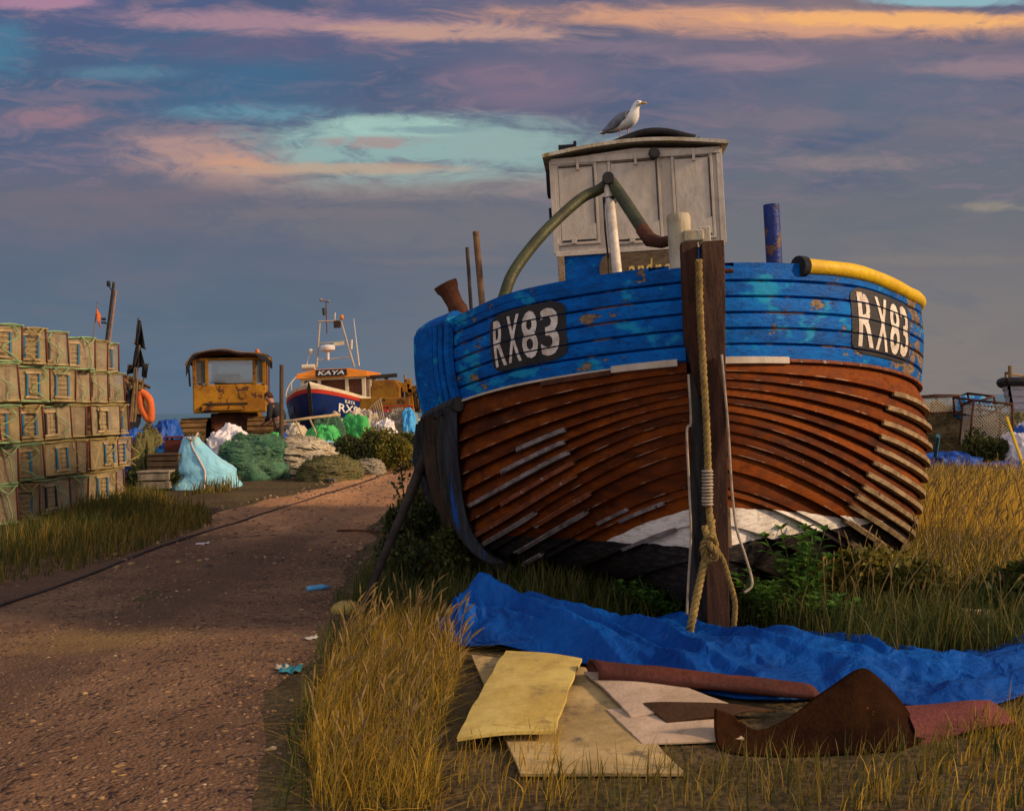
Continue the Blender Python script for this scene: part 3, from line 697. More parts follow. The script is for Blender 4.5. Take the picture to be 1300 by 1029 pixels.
mb.tube([p-d*.01, p+d*.03, p+d*.06, p+d*.16, p+d*.21, p+d*.25, q+d*.25], [.098,.092,.075,.066,.078,.070,.078], 14); mb.build('rusty_funnel', M_RUST, boat, smooth='auto')
p = bat(861, 272, 6.2); mb = MB(); mb.lathe([(.068,1.3-p.z),(.07,-.25),(.074,-.02),(.066,.0),(.0,.004)], p, 18); mb.build('samson_post', M_WHITE2, boat, smooth='auto')
mb = MB(); c = bat(874, 300, 6.13); mb.box(c+Vector((.03,0,.0)), (.12,.07,.07)); mb.box(c+Vector((.10,.02,.0)), (.07,.06,.11)); mb.build('samson_post_cleat', M_WHITE2, boat, bevel=.008)
# gallows: bent pipe, second arm, pale leg
apex = bat(772, 232, 7.6)
pts = bez([bat(628, 420, 7.1), bat(640, 376, 7.12), bat(654, 342, 7.2), bat(690, 296, 7.35), bat(735, 254, 7.55), bat(760, 241, 7.6), apex], 30)
mb = MB(); mb.tube(pts, .042, 12); g = mb.build('gallows_pipe', M_OLIVE, boat, smooth='auto')
mb = MB(); e = bat(822, 300, 7.0); mb.tube([apex+Vector((.03,0,0)), apex.lerp(e, .5)+Vector((.01,0,.01)), e], [.045,.047,.047], 12); mb.build('gallows_arm', M_OLIVE, boat, smooth='auto')
mb = MB(); mb.tube([e+(apex-e)*.12, e+(e-apex)*.06, bat(840, 308, 6.9), bat(856, 304, 6.8)], [.05,.052,.04,.035], 12); mb.build('pipe_elbow', M_RUST, boat, smooth='auto')
mb = MB(); l0 = bat(784, 350, 7.4); mb.tube([l0+(l0-apex)*.5, l0, apex+Vector((0,-.01,-.02))], .037, 12); mb.build('gallows_leg', M_ALU, boat, smooth='auto')
mb = MB(); mb.tube([apex+Vector((0,-.09,.02)), apex+Vector((0,.08,.02))], .045, 14); mb.tube([apex+Vector((.01,-.03,-.12)), apex+Vector((.01,-.03,-.16))], .048, 12); mb.build('gallows_collar', M_BLACK, boat, smooth='auto')
mb = MB(); a = bat(766, 250, 7.5); mb.tube([a, a+Vector((0,0,-.25)), a+Vector((.012,0,-.5)), a+Vector((0,0,-.85))], .008, 6); mb.build('hanging_cord', M_BLACK, boat)
# wheelhouse
WY = 9.6
def wl(px, py, dy=0.): return bat(px, py, WY+dy)
TL, TR, BLc, BRc = wl(699, 203), wl(911, 189), wl(709, 322), wl(916, 311)
fy = (TL.y+TR.y)/2; xL = (TL.x+BLc.x)/2; xR = (TR.x+BRc.x)/2; zT = (TL.z+TR.z)/2; zM = (BLc.z+BRc.z)/2; zB = 1.32
wx = lambda t: xL+(xR-xL)*t
DW = 2.0
print('WH', xL, xR, zT, zM, fy)
mb = MB(); tp = .02
mb.prism([(xL-tp,fy,zT),(xL,fy,zM),(xR,fy,zM),(xR+tp,fy,zT),(xR*.5+xL*.5,fy,zT+.06)], (0,DW,0)); wh = mb.build('wheelhouse', M_WHITE, boat)
mb = MB(); mb.prism([(xL,fy+.004,zM),(xL,fy+.004,zB),(xR,fy+.004,zB),(xR,fy+.004,zM)][::-1], (0,DW-.008,0)); mb.build('wheelhouse_base', M_BLUE2, boat, attrs={'rnd': ('FLOAT', [.3]*len(mb.v))})
mb = MB(); P = []
for i in range(13):
    t = i/12; x = xL-.09+(xR-xL+.18)*t; z = zT+.012+.085*math.sin(math.pi*t)
    P.append([(x, fy-.10, z), (x, fy+DW+.08, z+.02)])
mb.shell(P, .034); mb.build('roof', M_WHITE2, boat)
mb = MB(); P = [[(wx(.36)+.52*(i/12-.0)*1.55, fy+.02+1.2*j/4, zT+.10+.16*math.sin(math.pi*i/12)**1.2*(.4+.6*math.sin(math.pi*(j+.6)/5.2))) for j in range(5)] for i in range(13)]
mb.shell(P, .05); mb.build('roof_cover', M_DARK, boat, smooth=True)
for px0, px1, py in ((709, 730, 186), (866, 886, 181)):
    a, b_ = wl(px0, py, .5), wl(px1, py, .5); mb = MB(); mb.tube([a+Vector((0,0,-.02)), b_+Vector((0,0,-.01))], .034, 10); mb.box(b_+Vector((.0,0,0)), (.03,.09,.09)); mb.build('roof_lamp', M_DARK, boat, smooth='auto')
mb = MB()
for x in (xL-.005, xR+.005): mb.box((x, fy-.006, (zT+zM)/2), (.055,.03,zT-zM-.01))
mb.box((wx(.5), fy-.013, zM+.0), (xR-xL+.03,.035,.045)); mb.box((wx(.5), fy-.013, zT-.02), (xR-xL+.03,.035,.06)); mb.build('wheelhouse_trim', M_WHITE, boat, bevel=.004)
def shutter(px0, px1, py0, py1):
    a = wl(px0, py0); b_ = wl(px1, py1); cx, cz = (a.x+b_.x)/2, (a.z+b_.z)/2; w, h = abs(b_.x-a.x), abs(a.z-b_.z)
    mb = MB(); mb.box((cx, fy-.004, cz), (w, .03, h)); pn = mb.build('window_shutter', M_WHITE, boat, bevel=.004)
    mb = MB(); t = .026
    for sx in (-1, 1): mb.box((cx+sx*(w/2+.018), fy-.004, cz), (t, .032, h+.075))
    for sz in (-1, 1): mb.box((cx, fy-.0055, cz+sz*(h/2+.022)), (w+.062, .035, t))
    mb.build('shutter_frame', M_WHITE, pn, bevel=.003)
    mb = MB(); mb.box((cx+.02, fy-.03, cz+h/2+.01), (.026,.024,.11)); mb.box((cx-.05, fy-.03, cz-h/2+.0), (.05,.024,.05)); mb.build('shutter_clip', M_WHITE, pn, bevel=.003)
    mb = MB(); mb.box((cx, fy-.021, cz+h/2-.008), (w*.96,.01,.009)); mb.box((cx+w/2-.006, fy-.021, cz+.1*h), (.008,.01,h*.75)); mb.box((cx, fy-.021, cz-h/2+.006), (w*.94,.01,.01)); mb.build('shutter_gap', M_BLACK, pn)
shutter(708, 758, 211, 304); shutter(775, 838, 206, 303); shutter(855, 904, 202, 299)
mb = MB(); c = wl(830, 197); mb.tube([c+Vector((0,-.10,0)), c+Vector((0,.02,0))], [.05,.05], 18); mb.tube([c+Vector((0,-.105,0)), c+Vector((0,-.08,0))], [.042,.056], 18); mb.build('horn', M_BLACK, boat, smooth='auto')
mb = MB(); a, b_ = wl(690, 205, .4), wl(690, 232, .4); mb.box((xL-.06, fy+.3, zT-.16), (.03,.25,.24)); mb.box((xL-.05, fy+.35, zT-.45), (.04,.12,.10)); mb.build('side_bracket', M_DARK, boat)
a, b_ = wl(709, 322), wl(713, 362); mb = MB(); mb.box((a.x+.02, fy-.02, zM-.25), (.06,.035,.46)); mb.build('corner_board', M_PALE, boat, bevel=.004)
# varnished name board, gilt letters half hidden by the rail
a, b_ = wl(760, 321), wl(868, 352); mb = MB(); w = b_.x-a.x; h = .34; cx = (a.x+b_.x)/2; cz = zM-.03-h/2
nb = map_flat(rounded_rect(.12, .4), lambda u, v: Vector((a.x+u*w, fy-.035, cz-h/2+v*h)), [], []); P = nb.v[:]; poly = [P[i] for i in nb.f[0]]
mb = MB(); mb.prism(poly, (0,.03,0)); mb = mb.build('name_board', basic('varnished_board', (.13,.085,.04), (.07,.045,.025), 5, .6, .004, 30, (2,6,6)), boat)
M_GILT = basic('gilt', (.62,.45,.12), (.45,.3,.08), 10, .5)
for k, ch in enumerate('andrei'):
    x0 = a.x+w*(.34+.105*k)
    map_flat(text_outline(ch, .01, .15), lambda u, v: Vector((x0+u*w*.085, fy-.039, cz-.07+v*(.17 if ch == 'd' else .11))), [], []).build('gilt_letter', M_GILT, mb)
# ---------------------------------------------------------------- gull on the wheelhouse roof
def make_gull():
    foot = at(793, 176.5, 10.0); sc = 1.04
    g = thing('seagull', 'white and grey gull standing on the dark cover of the wheelhouse roof', 'gull', foot, (0, 0, math.radians(-38)))
    # axis x: forward. sections: (x, z, half width, half height)
    M_W = basic('white_plumage', (.70,.68,.64), (.55,.53,.50), 12, .8, .002, 60)
    M_G = basic('grey_plumage', (.17,.18,.21), (.11,.12,.145), 14, .8, .003, 80)
    M_K = basic('black_plumage', (.02,.02,.022), (.035,.033,.033), 20, .8)
    M_L = basic('pink_leg', (.42,.22,.17), (.30,.15,.12), 20, .6)
    M_BI = basic('yellow_bill', (.62,.36,.04), (.5,.27,.03), 20, .4)
    sec = [(-.205,.115,.012,.008), (-.17,.118,.028,.017), (-.12,.128,.05,.034), (-.06,.142,.068,.054), (0,.155,.078,.068), (.05,.170,.080,.074), (.09,.192,.074,.070), (.112,.222,.058,.056), (.122,.252,.045,.042), (.130,.280,.040,.036), (.144,.302,.041,.036), (.166,.312,.037,.033), (.186,.308,.026,.024), (.200,.302,.012,.012)]
    mb = MB(); vs = []; n = 16
    for i, (x, z, w, h) in enumerate(sec):
        a = sec[max(0,i-1)]; b = sec[min(len(sec)-1,i+1)]; t = Vector((b[0]-a[0], 0, b[1]-a[1])).normalized(); up = Vector((-t.z, 0, t.x))
        for j in range(n):
            q = 2*math.pi*j/n; vs.append(Vector((x,0,z)) + Vector((0,1,0))*w*math.cos(q) + up*h*math.sin(q))
    k = len(sec); fs = [(i*n+j, i*n+(j+1)%n, (i+1)*n+(j+1)%n, (i+1)*n+j) for i in range(k-1) for j in range(n)] + [tuple(range(n))[::-1], tuple(range((k-1)*n, k*n))]
    mb.add(vs, fs); mb.build('body', M_W, g, smooth=True, sub=1)
    for s in (-1, 1):
        P = []
        for i in range(13):
            t = i/12; x = .075-.30*t; w = .07*math.sin(math.pi*min(1, t*.85+.14))**.7; zc = .205-.085*t
            yb = .078*(1-max(0,t-.25)*1.0)+.008
            P.append([Vector((x + .02*v, s*(yb*math.cos(v*1.15)+.004), zc + w*1.05*math.sin(v*1.15)-.002)) for v in (-.75,-.4,0,.4,.8,1.15)])
        mb = MB(); mb.shell(P if s > 0 else [r[::-1] for r in P], .008); mb.build('wing', M_G, g, smooth=True)
        mb = MB(); mb.tube([(-.17, s*.022, .128), (-.22, s*.018, .112), (-.262, s*.010, .098)], [.016,.012,.003], 8); mb.build('wing_tip', M_K, g, smooth=True)
        fx, fy = -.005+.025*s, s*.032
        mb = MB(); mb.tube([(fx+.005, fy, .10), (fx-.004, fy, .055), (fx+.004, fy, .006)], [.010,.0055,.006], 8)
        for d in (-.5, 0, .5): mb.tube([(fx, fy, .008), (fx+.05*math.cos(d), fy+.05*math.sin(d), .003)], [.005,.003], 5)
        mb.build('leg', M_L, g, smooth=True)
        mb = MB(); mb.ball((.172, s*.033, .316), .0055, 8, 6); mb.build('eye', M_K, g, smooth=True)
    mb = MB(); mb.tube([(.190,0,.306), (.215,0,.303), (.240,0,.297), (.252,0,.287)], [.014,.011,.010,.003], 8); mb.build('bill', M_BI, g, smooth=True)
    P = [[Vector((-.18-.09*t, (v)*(.026+.022*t), .118-.016*t)) for v in (-1,-.5,0,.5,1)] for t in (0,.33,.66,1)]
    mb = MB(); mb.shell(P, .006); mb.build('tail', M_W, g)
    g.scale = (sc, sc, sc)
make_gull()
# ---------------------------------------------------------------- ropes on the stem
def twisted(name, pts, r, mat, strands=3, pitch=.09, label=None, parent=None, n=200):
    P = bez(pts, n); L = [0.]
    for i in range(1, len(P)): L.append(L[-1]+(P[i]-P[i-1]).length)
    mb = MB()
    for k in range(strands):
        q = []
        for i, p in enumerate(P):
            t = (P[min(i+1,len(P)-1)]-P[max(i-1,0)]).normalized(); x = t.cross(Vector((0,1,.01))).normalized(); y = t.cross(x); a = 2*math.pi*(L[i]/pitch + k/strands)
            q.append(p + (x*math.cos(a)+y*math.sin(a))*r*.52)
        mb.tube(q, r*.58, 6)
    o = mb.build(name, mat, parent, smooth=True)
    return o
Yr = 5.07
main = [at(887,330,5.06), at(889,400,Yr), at(893,470,Yr), at(897,540,Yr), at(899,600,Yr), at(900,645,Yr), at(905,680,5.04)]
tag(twisted('mooring_rope', main, .018, M_ROPE, 3, .1, n=220), 'thick twisted yellow rope hanging down the front of the stem', 'rope')
ro = thing('knotted_rope', 'thick rope tied in a splayed knot round the foot of the stem', 'rope', tuple(gp(905, 800)))
def child_rope(nm, pts, r, strands=3, n=120):
    o = twisted(nm, [w2l(ro, p) for p in pts], r, M_ROPE, strands, .09, parent=ro, n=n); return o
bpy.context.view_layer.update()
child_rope('rope_tail', [at(903,660,5.05), at(902,690,5.02), at(894,715,5.0), at(886,750,4.98), at(879,785,4.95), at(874,808,4.98)], .020)
child_rope('rope_tail', [at(901,672,5.05), at(908,694,4.99), at(918,712,4.97), at(926,738,4.97), at(933,765,4.98), at(931,800,5.0)], .014)
child_rope('knot', [at(894,668,5.02), at(901,690,4.96), at(909,704,4.96), at(899,712,4.99), at(892,694,4.98), at(903,680,4.95), at(909,692,5.0)], .017)
mb = MB(); q = [w2l(ro, at(898+.3*math.sin(k*2), 598+k*4.2, 5.055)) for k in range(11)]
for c in q: mb.lathe([(.027,-.006),(.031,0),(.027,.006)], c, 10)
mb.build('whipping', M_LINE, ro, smooth=True)
def line(name, pts, r, mat, label, cat='rope'):
    mb = MB(); mb.tube(bez(pts, 60), r, 6); return tag(mb.build(name, mat, smooth=True), label, cat)
line('thin_line', [at(874,475,5.1), at(877,535,5.08), at(872,548,5.08), at(875,620,5.06), at(877,680,5.04), at(874,735,5.02), at(872,780,5.0)], .007, M_LINE, 'thin grey line hanging from the broken board beside the stem', 'line')
line('thin_line', [at(916,450,5.1), at(924,540,5.1), at(929,620,5.08), at(935,670,5.05), at(946,705,5.03), at(955,740,4.98), at(945,752,4.96)], .007, M_LINE, 'thin grey line running down the bright side of the stem to the weeds', 'line')
# wooden prop
pp = thing('boat_prop', 'dark timber prop leaning from the grass against the blue boat', 'prop', gp(452, 782))
bpy.context.view_layer.update()
a = w2l(pp, gp(451, 784)+Vector((0,0,-.05))); b_ = w2l(pp, at(545, 568, 7.3)); mb = MB()
mb.tube([a.lerp(b_, i/10)+Vector((.003*math.sin(i*1.3),0,0)) for i in range(11)], [.020+.022*(i/10) for i in range(11)], 8); mb.build('timber', basic('tarred_timber', (.035,.026,.02), (.018,.014,.012), 4, .85, .008, 50), pp, smooth=True)
mb = MB(); mb.tube([b_+Vector((-.0,-.02,-.02)), b_+Vector((.05,.05,.02))], .05, 10); mb.build('prop_head', M_RUST, pp, smooth='auto')
# ---------------------------------------------------------------- foreground sheets and boards
def fold(u, v, seed, a=1.):
    p = Vector((u*3.2+seed, v*2.1, seed*.7))
    r = 1-abs(noise.noise(p))*2.1; r2 = 1-abs(noise.noise(p*2.3+Vector((3,1,4))))*2.1; r3 = 1-abs(noise.noise(p*5.1+Vector((9,2,4))))*2
    return a*(.62*r*abs(r)+.28*r2*abs(r2)+.05*r3)
def tarp():
    nearp = [(552,812),(580,828),(640,832),(740,850),(830,868),(900,890),(980,898),(1080,893),(1160,902),(1240,903),(1310,886),(1400,860)]
    farY = [5.15,5.55,5.62,5.55,5.35,5.15,5.05,4.95,4.75,4.75,4.9,5.0]
    hs = [.05,.12,.14,.11,.10,.095,.095,.08,.04,.045,.055,.05]; am = [.08,.20,.21,.17,.15,.14,.13,.10,.06,.055,.055,.055]
    N_, Mv = 260, 64; P = []
    xs = list(range(len(nearp)))
    for i in range(N_+1):
        t = i/N_*(len(xs)-1)
        px = interp(t, xs, [p[0] for p in nearp]); py = interp(t, xs, [p[1] for p in nearp]); fy_ = interp(t, xs, farY); h = interp(t, xs, hs); amp = interp(t, xs, am)
        g = gp(px, py); row = []
        g2 = Vector(((px+ (14 if px < 700 else 0)-650)/F*fy_ + (514-510)*0, fy_, 0)); g2.x = (px-650)/F*fy_*1.0 - .02
        for j in range(Mv+1):
            v = j/Mv; q = g.lerp(g2, v)
            pr = math.sin(math.pi*min(1, v*.93+.02))**.62; pr *= (.62+.5*v)
            d = t*.9
            # long folds running along the heap plus crumples, a limp overlap on the near side
            f = fold(d*.17+v*.22, v*.95+d*.10, 3.3) ; f2 = fold(d*.42+v*.3, v*1.7-d*.15, 8.1, .55)
            f3 = 1-abs(noise.noise(Vector((d*.55+v*.8, v*2.1-d*.35, 2.7))))*3.2
            z = .012 + h*pr + (f*.9+max(-.4, f3)*.42)*amp*pr + f2*.028*pr
            if v < .3: z += .035*math.sin(v/.3*math.pi)*(.5+.5*math.sin(d*5+1.5*noise.noise((d*2,1,1))))
            q = q + Vector((.03*fold(d*.6, v*.8, 5), .05*fold(d*.5, v*.5, 6.), 0))*min(1, v*5)
            row.append(Vector((q.x, q.y, max(.012+.006*noise.noise((d*4,v*4,0)), z))))
        P.append(row)
    m, N, b = newmat('blue_tarpaulin'); v = N.obj()
    n1 = N.noise(v, 2.2, 5, .6); n2 = N.noise(v, 9, 5, .65); w = N.vor(N.scale(v, (1,1,1)), 5, feature='DISTANCE_TO_EDGE')
    col = N.ramp(n1, [(.3, (.001,.028,.16)), (.5, (.0015,.048,.235)), (.7, (.002,.07,.30))])
    col = N.mix(N.sm(n2, .55, .8, 0, .5), col, (.01,.06,.2,1)); col = N.mix(N.sm(N.noise(v, 5, 6, .7), .68, .72, 0, .5), col, (.10,.12,.14,1))
    h = N.m('ADD', N.m('MULTIPLY', N.m('ABSOLUTE', N.m('SUBTRACT', N.noise(v, 7, 3, .5, .6), .5)), -2.), n2)
    setp(N, b, color=col, rough=.55, spec=.1, normal=N.bump(h, .02))
    mb = MB(); mb.shell([r[::-1] for r in P], .006); o = mb.build('blue_tarp', m, smooth=True)
    hm = MB(); hm.tube([r[0]-Vector((0,.004,-.004)) for r in P], .006, 6); hm.build('hem', m, o).location = -Vector(o.location)
    tag(o, 'long crumpled blue tarpaulin lying on the ground in front of the boat', 'tarp')
tarp()
M_PLY = basic('plywood_pale', (.50,.385,.115), (.36,.25,.06), 2.2, .75, .003, 30, (1,1,1), dirt=(.20,.14,.06), dirt_t=.56)
M_PLY2 = basic('plywood_grey', (.40,.29,.125), (.25,.175,.07), 2.5, .8, .004, 30, (1,1,1), dirt=(.12,.09,.055), dirt_t=.55)
M_PINK = basic('pinkish_board', (.46,.34,.24), (.33,.24,.16), 2.5, .8, .004, 30, dirt=(.16,.11,.07), dirt_t=.6)
def board(name, corners, zs, th, mat, label, cat='board', sag=.0, wob=.006, n=14):
    """corners: pixel corners far-left, far-right, near-right, near-left; zs their heights"""
    Q = []
    for (px, py), z in zip(corners, zs):
        u = px-650; v = 514.5-py; d = -u*SR+v*CR; Y = (z-CAM_H)*F/d; Q.append(Vector(((u*CR+v*SR)/F*Y, Y, z)))
    P = []
    for i in range(n+1):
        row = []
        for j in range(n+1):
            a = Q[0].lerp(Q[1], j/n); b_ = Q[3].lerp(Q[2], j/n); p = a.lerp(b_, i/n)
            e = (.012*noise.noise((p.x*5, p.y*5, 3))+.004*noise.noise((p.x*31, p.y*31, 8))) if i in (0, n) or j in (0, n) else 0
            p.z += wob*noise.noise((p.x*3, p.y*3, 1)) + sag*math.sin(math.pi*i/n) + sag*.6*math.sin(math.pi*j/n); p.x += e; row.append(p)
        P.append(row)
    mb = MB(); mb.shell(P, th); o = mb.build(name, mat, bevel=.0015); tag(o, label, cat); return o
board('plywood_sheet', [(598,833),(742,850),(872,985),(660,985)], (.03,.03,.022,.022), .012, M_PLY2, 'grey stained plywood sheet lying flat under the yellow one', 'plywood', 0)
board('plywood_sheet', [(642,829),(738,840),(704,931),(580,941)], (.055,.06,.062,.052), .016, M_PLY, 'pale yellow plywood sheet lying on top of the grey one by the dry grass', 'plywood', .012)
board('fibre_board', [(742,855),(806,848),(930,900),(800,912)], (.05,.055,.05,.04), .010, M_PINK, 'pale pinkish board lying between the tarpaulin and the plywood', 'board', .01, .012)
board('hardboard_sheet', [(770,902),(905,900),(945,940),(815,946)], (.034,.036,.03,.03), .008, M_PINK, 'cream hardboard scrap under the brown sheeting', 'board', .003, .006)
M_BRN = basic('brown_sheeting', (.10,.027,.015), (.06,.017,.010), 3, .65, .006, 40, dirt=(.05,.028,.018), dirt_t=.6)
M_BRN2 = basic('dark_brown_sheeting', (.055,.024,.007), (.032,.014,.005), 3, .75, .006, 40, dirt=(.03,.016,.01), dirt_t=.6)
M_RUST2 = basic('rusty_iron_sheet', (.024,.009,.003), (.011,.004,.002), 4, .9, .008, 50, chip=(.07,.028,.009), chip_t=.66, chip_s=9, spec=.03)
board('rubber_mat', [(800,893),(985,903),(925,916),(845,921)], (.040,.040,.034,.034), .01, M_BRN2, 'dark brown mat lying below the rolled red brown sheet', 'mat', .012, .02)
# flattened roll of red-brown sheet
mb = MB(); A = at(753, 877, 4.35); B_ = at(1030, 915, 4.0); A.z = .085; B_.z = .07; P = []
for i in range(29):
    t = i/28; c = A.lerp(B_, t); w = .085*(1-.15*t); hgt_ = .038*(1-.35*t); row = []
    for k in range(17):
        q = math.radians(-25+250*k/16); row.append(c + Vector((.02*math.cos(q), w*math.cos(q)*-1, hgt_*math.sin(q)+.008*noise.noise((t*6, k*.4, 2)))))
    P.append(row)
mb.shell(P, .006); tag(mb.build('rolled_sheet', M_BRN, smooth=True), 'red brown rubbery sheet rolled up beside the tarpaulin edge', 'sheet')
# bent rusty plate
def bent():
    def g_(px, py, z):
        u = px-650; v = 514.5-py; d = -u*SR+v*CR; Y = (z-CAM_H)*F/d; return Vector(((u*CR+v*SR)/F*Y, Y, z))
    low = [g_(911,951,.02), g_(940,958,.02), g_(1000,960,.02), g_(1060,958,.02), g_(1110,956,.02), g_(1150,950,.02), g_(1176,938,.02)]
    up = [at(907,898,3.60), at(930,908,3.66), at(962,927,3.64), at(1000,912,3.70), at(1045,878,3.80), at(1088,850,3.88), at(1112,858,3.86), at(1140,886,3.80), at(1169,928,3.72)]
    n = 40; P = []; lo = bez(low, 120); uu = bez(up, 120); k = 41; lo = [lo[int(i*(len(lo)-1)/40)] for i in range(41)]; uu = [uu[int(i*(len(uu)-1)/40)] for i in range(41)]
    for i in range(k):
        row = []
        for j in range(17):
            v = j/16; p = lo[i].lerp(uu[i], v); b = math.sin(math.pi*v)*.03
            p = p + Vector((0, b*1.1, -b*.4)) + Vector((0,0,.006*noise.noise((i*.2, v*3, 1)))); p.z = max(p.z, .02); row.append(p)
        P.append(row)
    mb = MB(); mb.shell(P, .005); tag(mb.build('iron_sheet', M_RUST2, smooth=True), 'bent rusty iron sheet with a raised pointed edge in front of the tarpaulin', 'metal sheet')
bent()
M_MAR = basic('maroon_cloth', (.17,.045,.035), (.11,.03,.024), 4, .85, .006, 60)
board('maroon_sheet', [(1150,898),(1255,893),(1290,918),(1165,942)], (.03,.065,.03,.025), .008, M_MAR, 'maroon sheet lying flat between the blue tarpaulin and the grass', 'sheet', .012, .03)
# old rail beside the track
rl = [gp(-60,790), gp(0,771), gp(95,738), gp(190,702), gp(310,661), gp(400,632), gp(500,600), gp(530,590)]
mb = MB(); Q = bez(rl, 60); P = []
for i, p in enumerate(Q):
    t = (Q[min(i+1,len(Q)-1)]-Q[max(i-1,0)]).normalized(); x = Vector((t.y,-t.x,0)); z0 = hgt(p.x,p.y)+.008
    P.append([Vector((p.x,p.y,z0))+x*dx+Vector((0,0,dz)) for dx, dz in ((-.018,-.03),(-.018,.010),(-.008,.014),(.008,.014),(.018,.010),(.018,-.03))])
mb.grid(P); tag(mb.build('rail', basic('rusty_rail', (.03,.018,.013), (.018,.012,.01), 5, .7, .004, 60)), 'single rusty iron rail sunk in the shingle along the track', 'rail')
# litter
def scrap(px, py, w, h, mat, label, name='litter', rz=0):
    c = gp(px, py); P = [[c+Vector((math.cos(rz)*(i/5-.5)*w - math.sin(rz)*(j/4-.5)*h, math.sin(rz)*(i/5-.5)*w+math.cos(rz)*(j/4-.5)*h, .02+.022*noise.noise((i*.9+px, j*.9, 3))+.012*abs(i/5-.5))) for j in range(5)] for i in range(6)]
    mb = MB(); mb.shell(P, .004); tag(mb.build(name, mat, smooth=True), label, 'litter')
mb = MB(); c = gp(404, 750); mb.tube([c+Vector((-.075,-.03,.022)), c+Vector((-.055,-.022,.022)), c+Vector((.03,.015,.024)), c+Vector((.055,.025,.024)), c+Vector((.075,.033,.025))], [.017,.021,.021,.009,.009], 10)
tag(mb.build('plastic_bottle', basic('sky_plastic', (.05,.22,.45), (.10,.33,.55), 8, .3), smooth=True), 'small blue plastic bottle lying on the edge of the track', 'litter')
scrap(370, 855, .10, .11, basic('teal_plastic', (.02,.16,.20), (.04,.24,.27), 8, .4), 'crumpled teal wrapper on the track edge by the dry grass')
scrap(358, 853, .06, .05, basic('cream_paper', (.45,.4,.3)), 'scrap of cream paper beside the teal wrapper')
scrap(170, 629, .22, .32, basic('white_card', (.62,.6,.55)), 'white scrap of card in the grass by the lobster pots', rz=.3)
scrap(258, 693, .12, .09, basic('pale_card', (.6,.52,.5)), 'small pale paper scrap lying beside the rail')
scrap(395, 815, .08, .03, basic('pale_stick', (.45,.42,.36)), 'pale splinter lying at the grass edge below the prop', rz=.7)
mb = MB(); a, b_ = gp(402, 609), gp(426, 613); mb.beam(a+Vector((0,0,.04)), b_+Vector((0,0,.05)), .05, .04); tag(mb.build('stick', M_PALE2), 'short grey plank lying at the foot of the net heap', 'plank')
mb = MB(); a, b_ = gp(428, 677), gp(480, 679); mb.tube([a+Vector((0,0,.03)), a.lerp(b_,.5)+Vector((0,0,.04)), b_+Vector((0,0,.03))], .012, 6); tag(mb.build('stick', M_RUST), 'thin dark rod lying across the track', 'rod')
mb = MB(); c = gp(440, 778); mb.ball(c+Vector((0,0,.02)), (.10,.08,.06), 10, 7); tag(mb.build('stone', basic('yellow_stone', (.30,.22,.06), (.2,.14,.04), 8, .85, .01), smooth=True), 'yellowish stone at the foot of the timber prop', 'stone')
# ---------------------------------------------------------------- lobster pots
def net_panel(mb, o, ux, uy, w, h, step=.03, t=.0045, nrm=None):
    """diamond netting on the rectangle o + ux*[0,w] + uy*[0,h]"""
    o = Vector(o); ux = Vector(ux); uy = Vector(uy); nz = ux.cross(uy).normalized()
    k = -h
    while k < w:
        for sg, off in ((1, 0), (-1, .002)):
            x0, y0, x1, y1 = k, 0., k+h, h
            if x0 < 0: y0 = -x0; x0 = 0.
            if x1 > w: y1 -= (x1-w); x1 = w
            if x1-x0 > .01:
                if sg < 0: y0, y1 = h-y0, h-y1
                a = o+ux*x0+uy*y0+nz*off; b = o+ux*x1+uy*y1+nz*off; d = (b-a).normalized(); p = d.cross(nz)*t
                mb.add([a-p, a+p, b+p, b-p], [(0,1,2,3)])
        k += step
M_NET = basic('olive_netting', (.50,.40,.22), (.33,.26,.13), 6, .9, .003, 60)
M_NET2 = basic('grey_brown_netting', (.52,.43,.29), (.35,.28,.18), 6, .9, .003, 60)
M_PFRAME = basic('rope_wrapped_frame', (.36,.29,.14), (.22,.17,.075), 9, .9, .006, 70)
M_RED = basic('dark_red_bar', (.14,.035,.025), (.09,.025,.02), 9, .8)
M_SLAT = basic('pale_slat', (.44,.33,.18), (.30,.21,.11), 9, .8, .003, 60)
M_EYE = basic('blue_plastic', (.01,.10,.20), (.02,.13,.23), 12, .5)
M_EYEB = basic('black_plastic', (.02,.02,.02), (.03,.03,.03), 12, .5)
M_GROPE = basic('green_rope', (.26,.38,.19), (.16,.25,.13), 16, .85, .005, 90)
M_YROPE = basic('buff_rope', (.36,.28,.10), (.24,.18,.06), 16, .85, .005, 90)
PW, PD, PH = .50, .74, .445
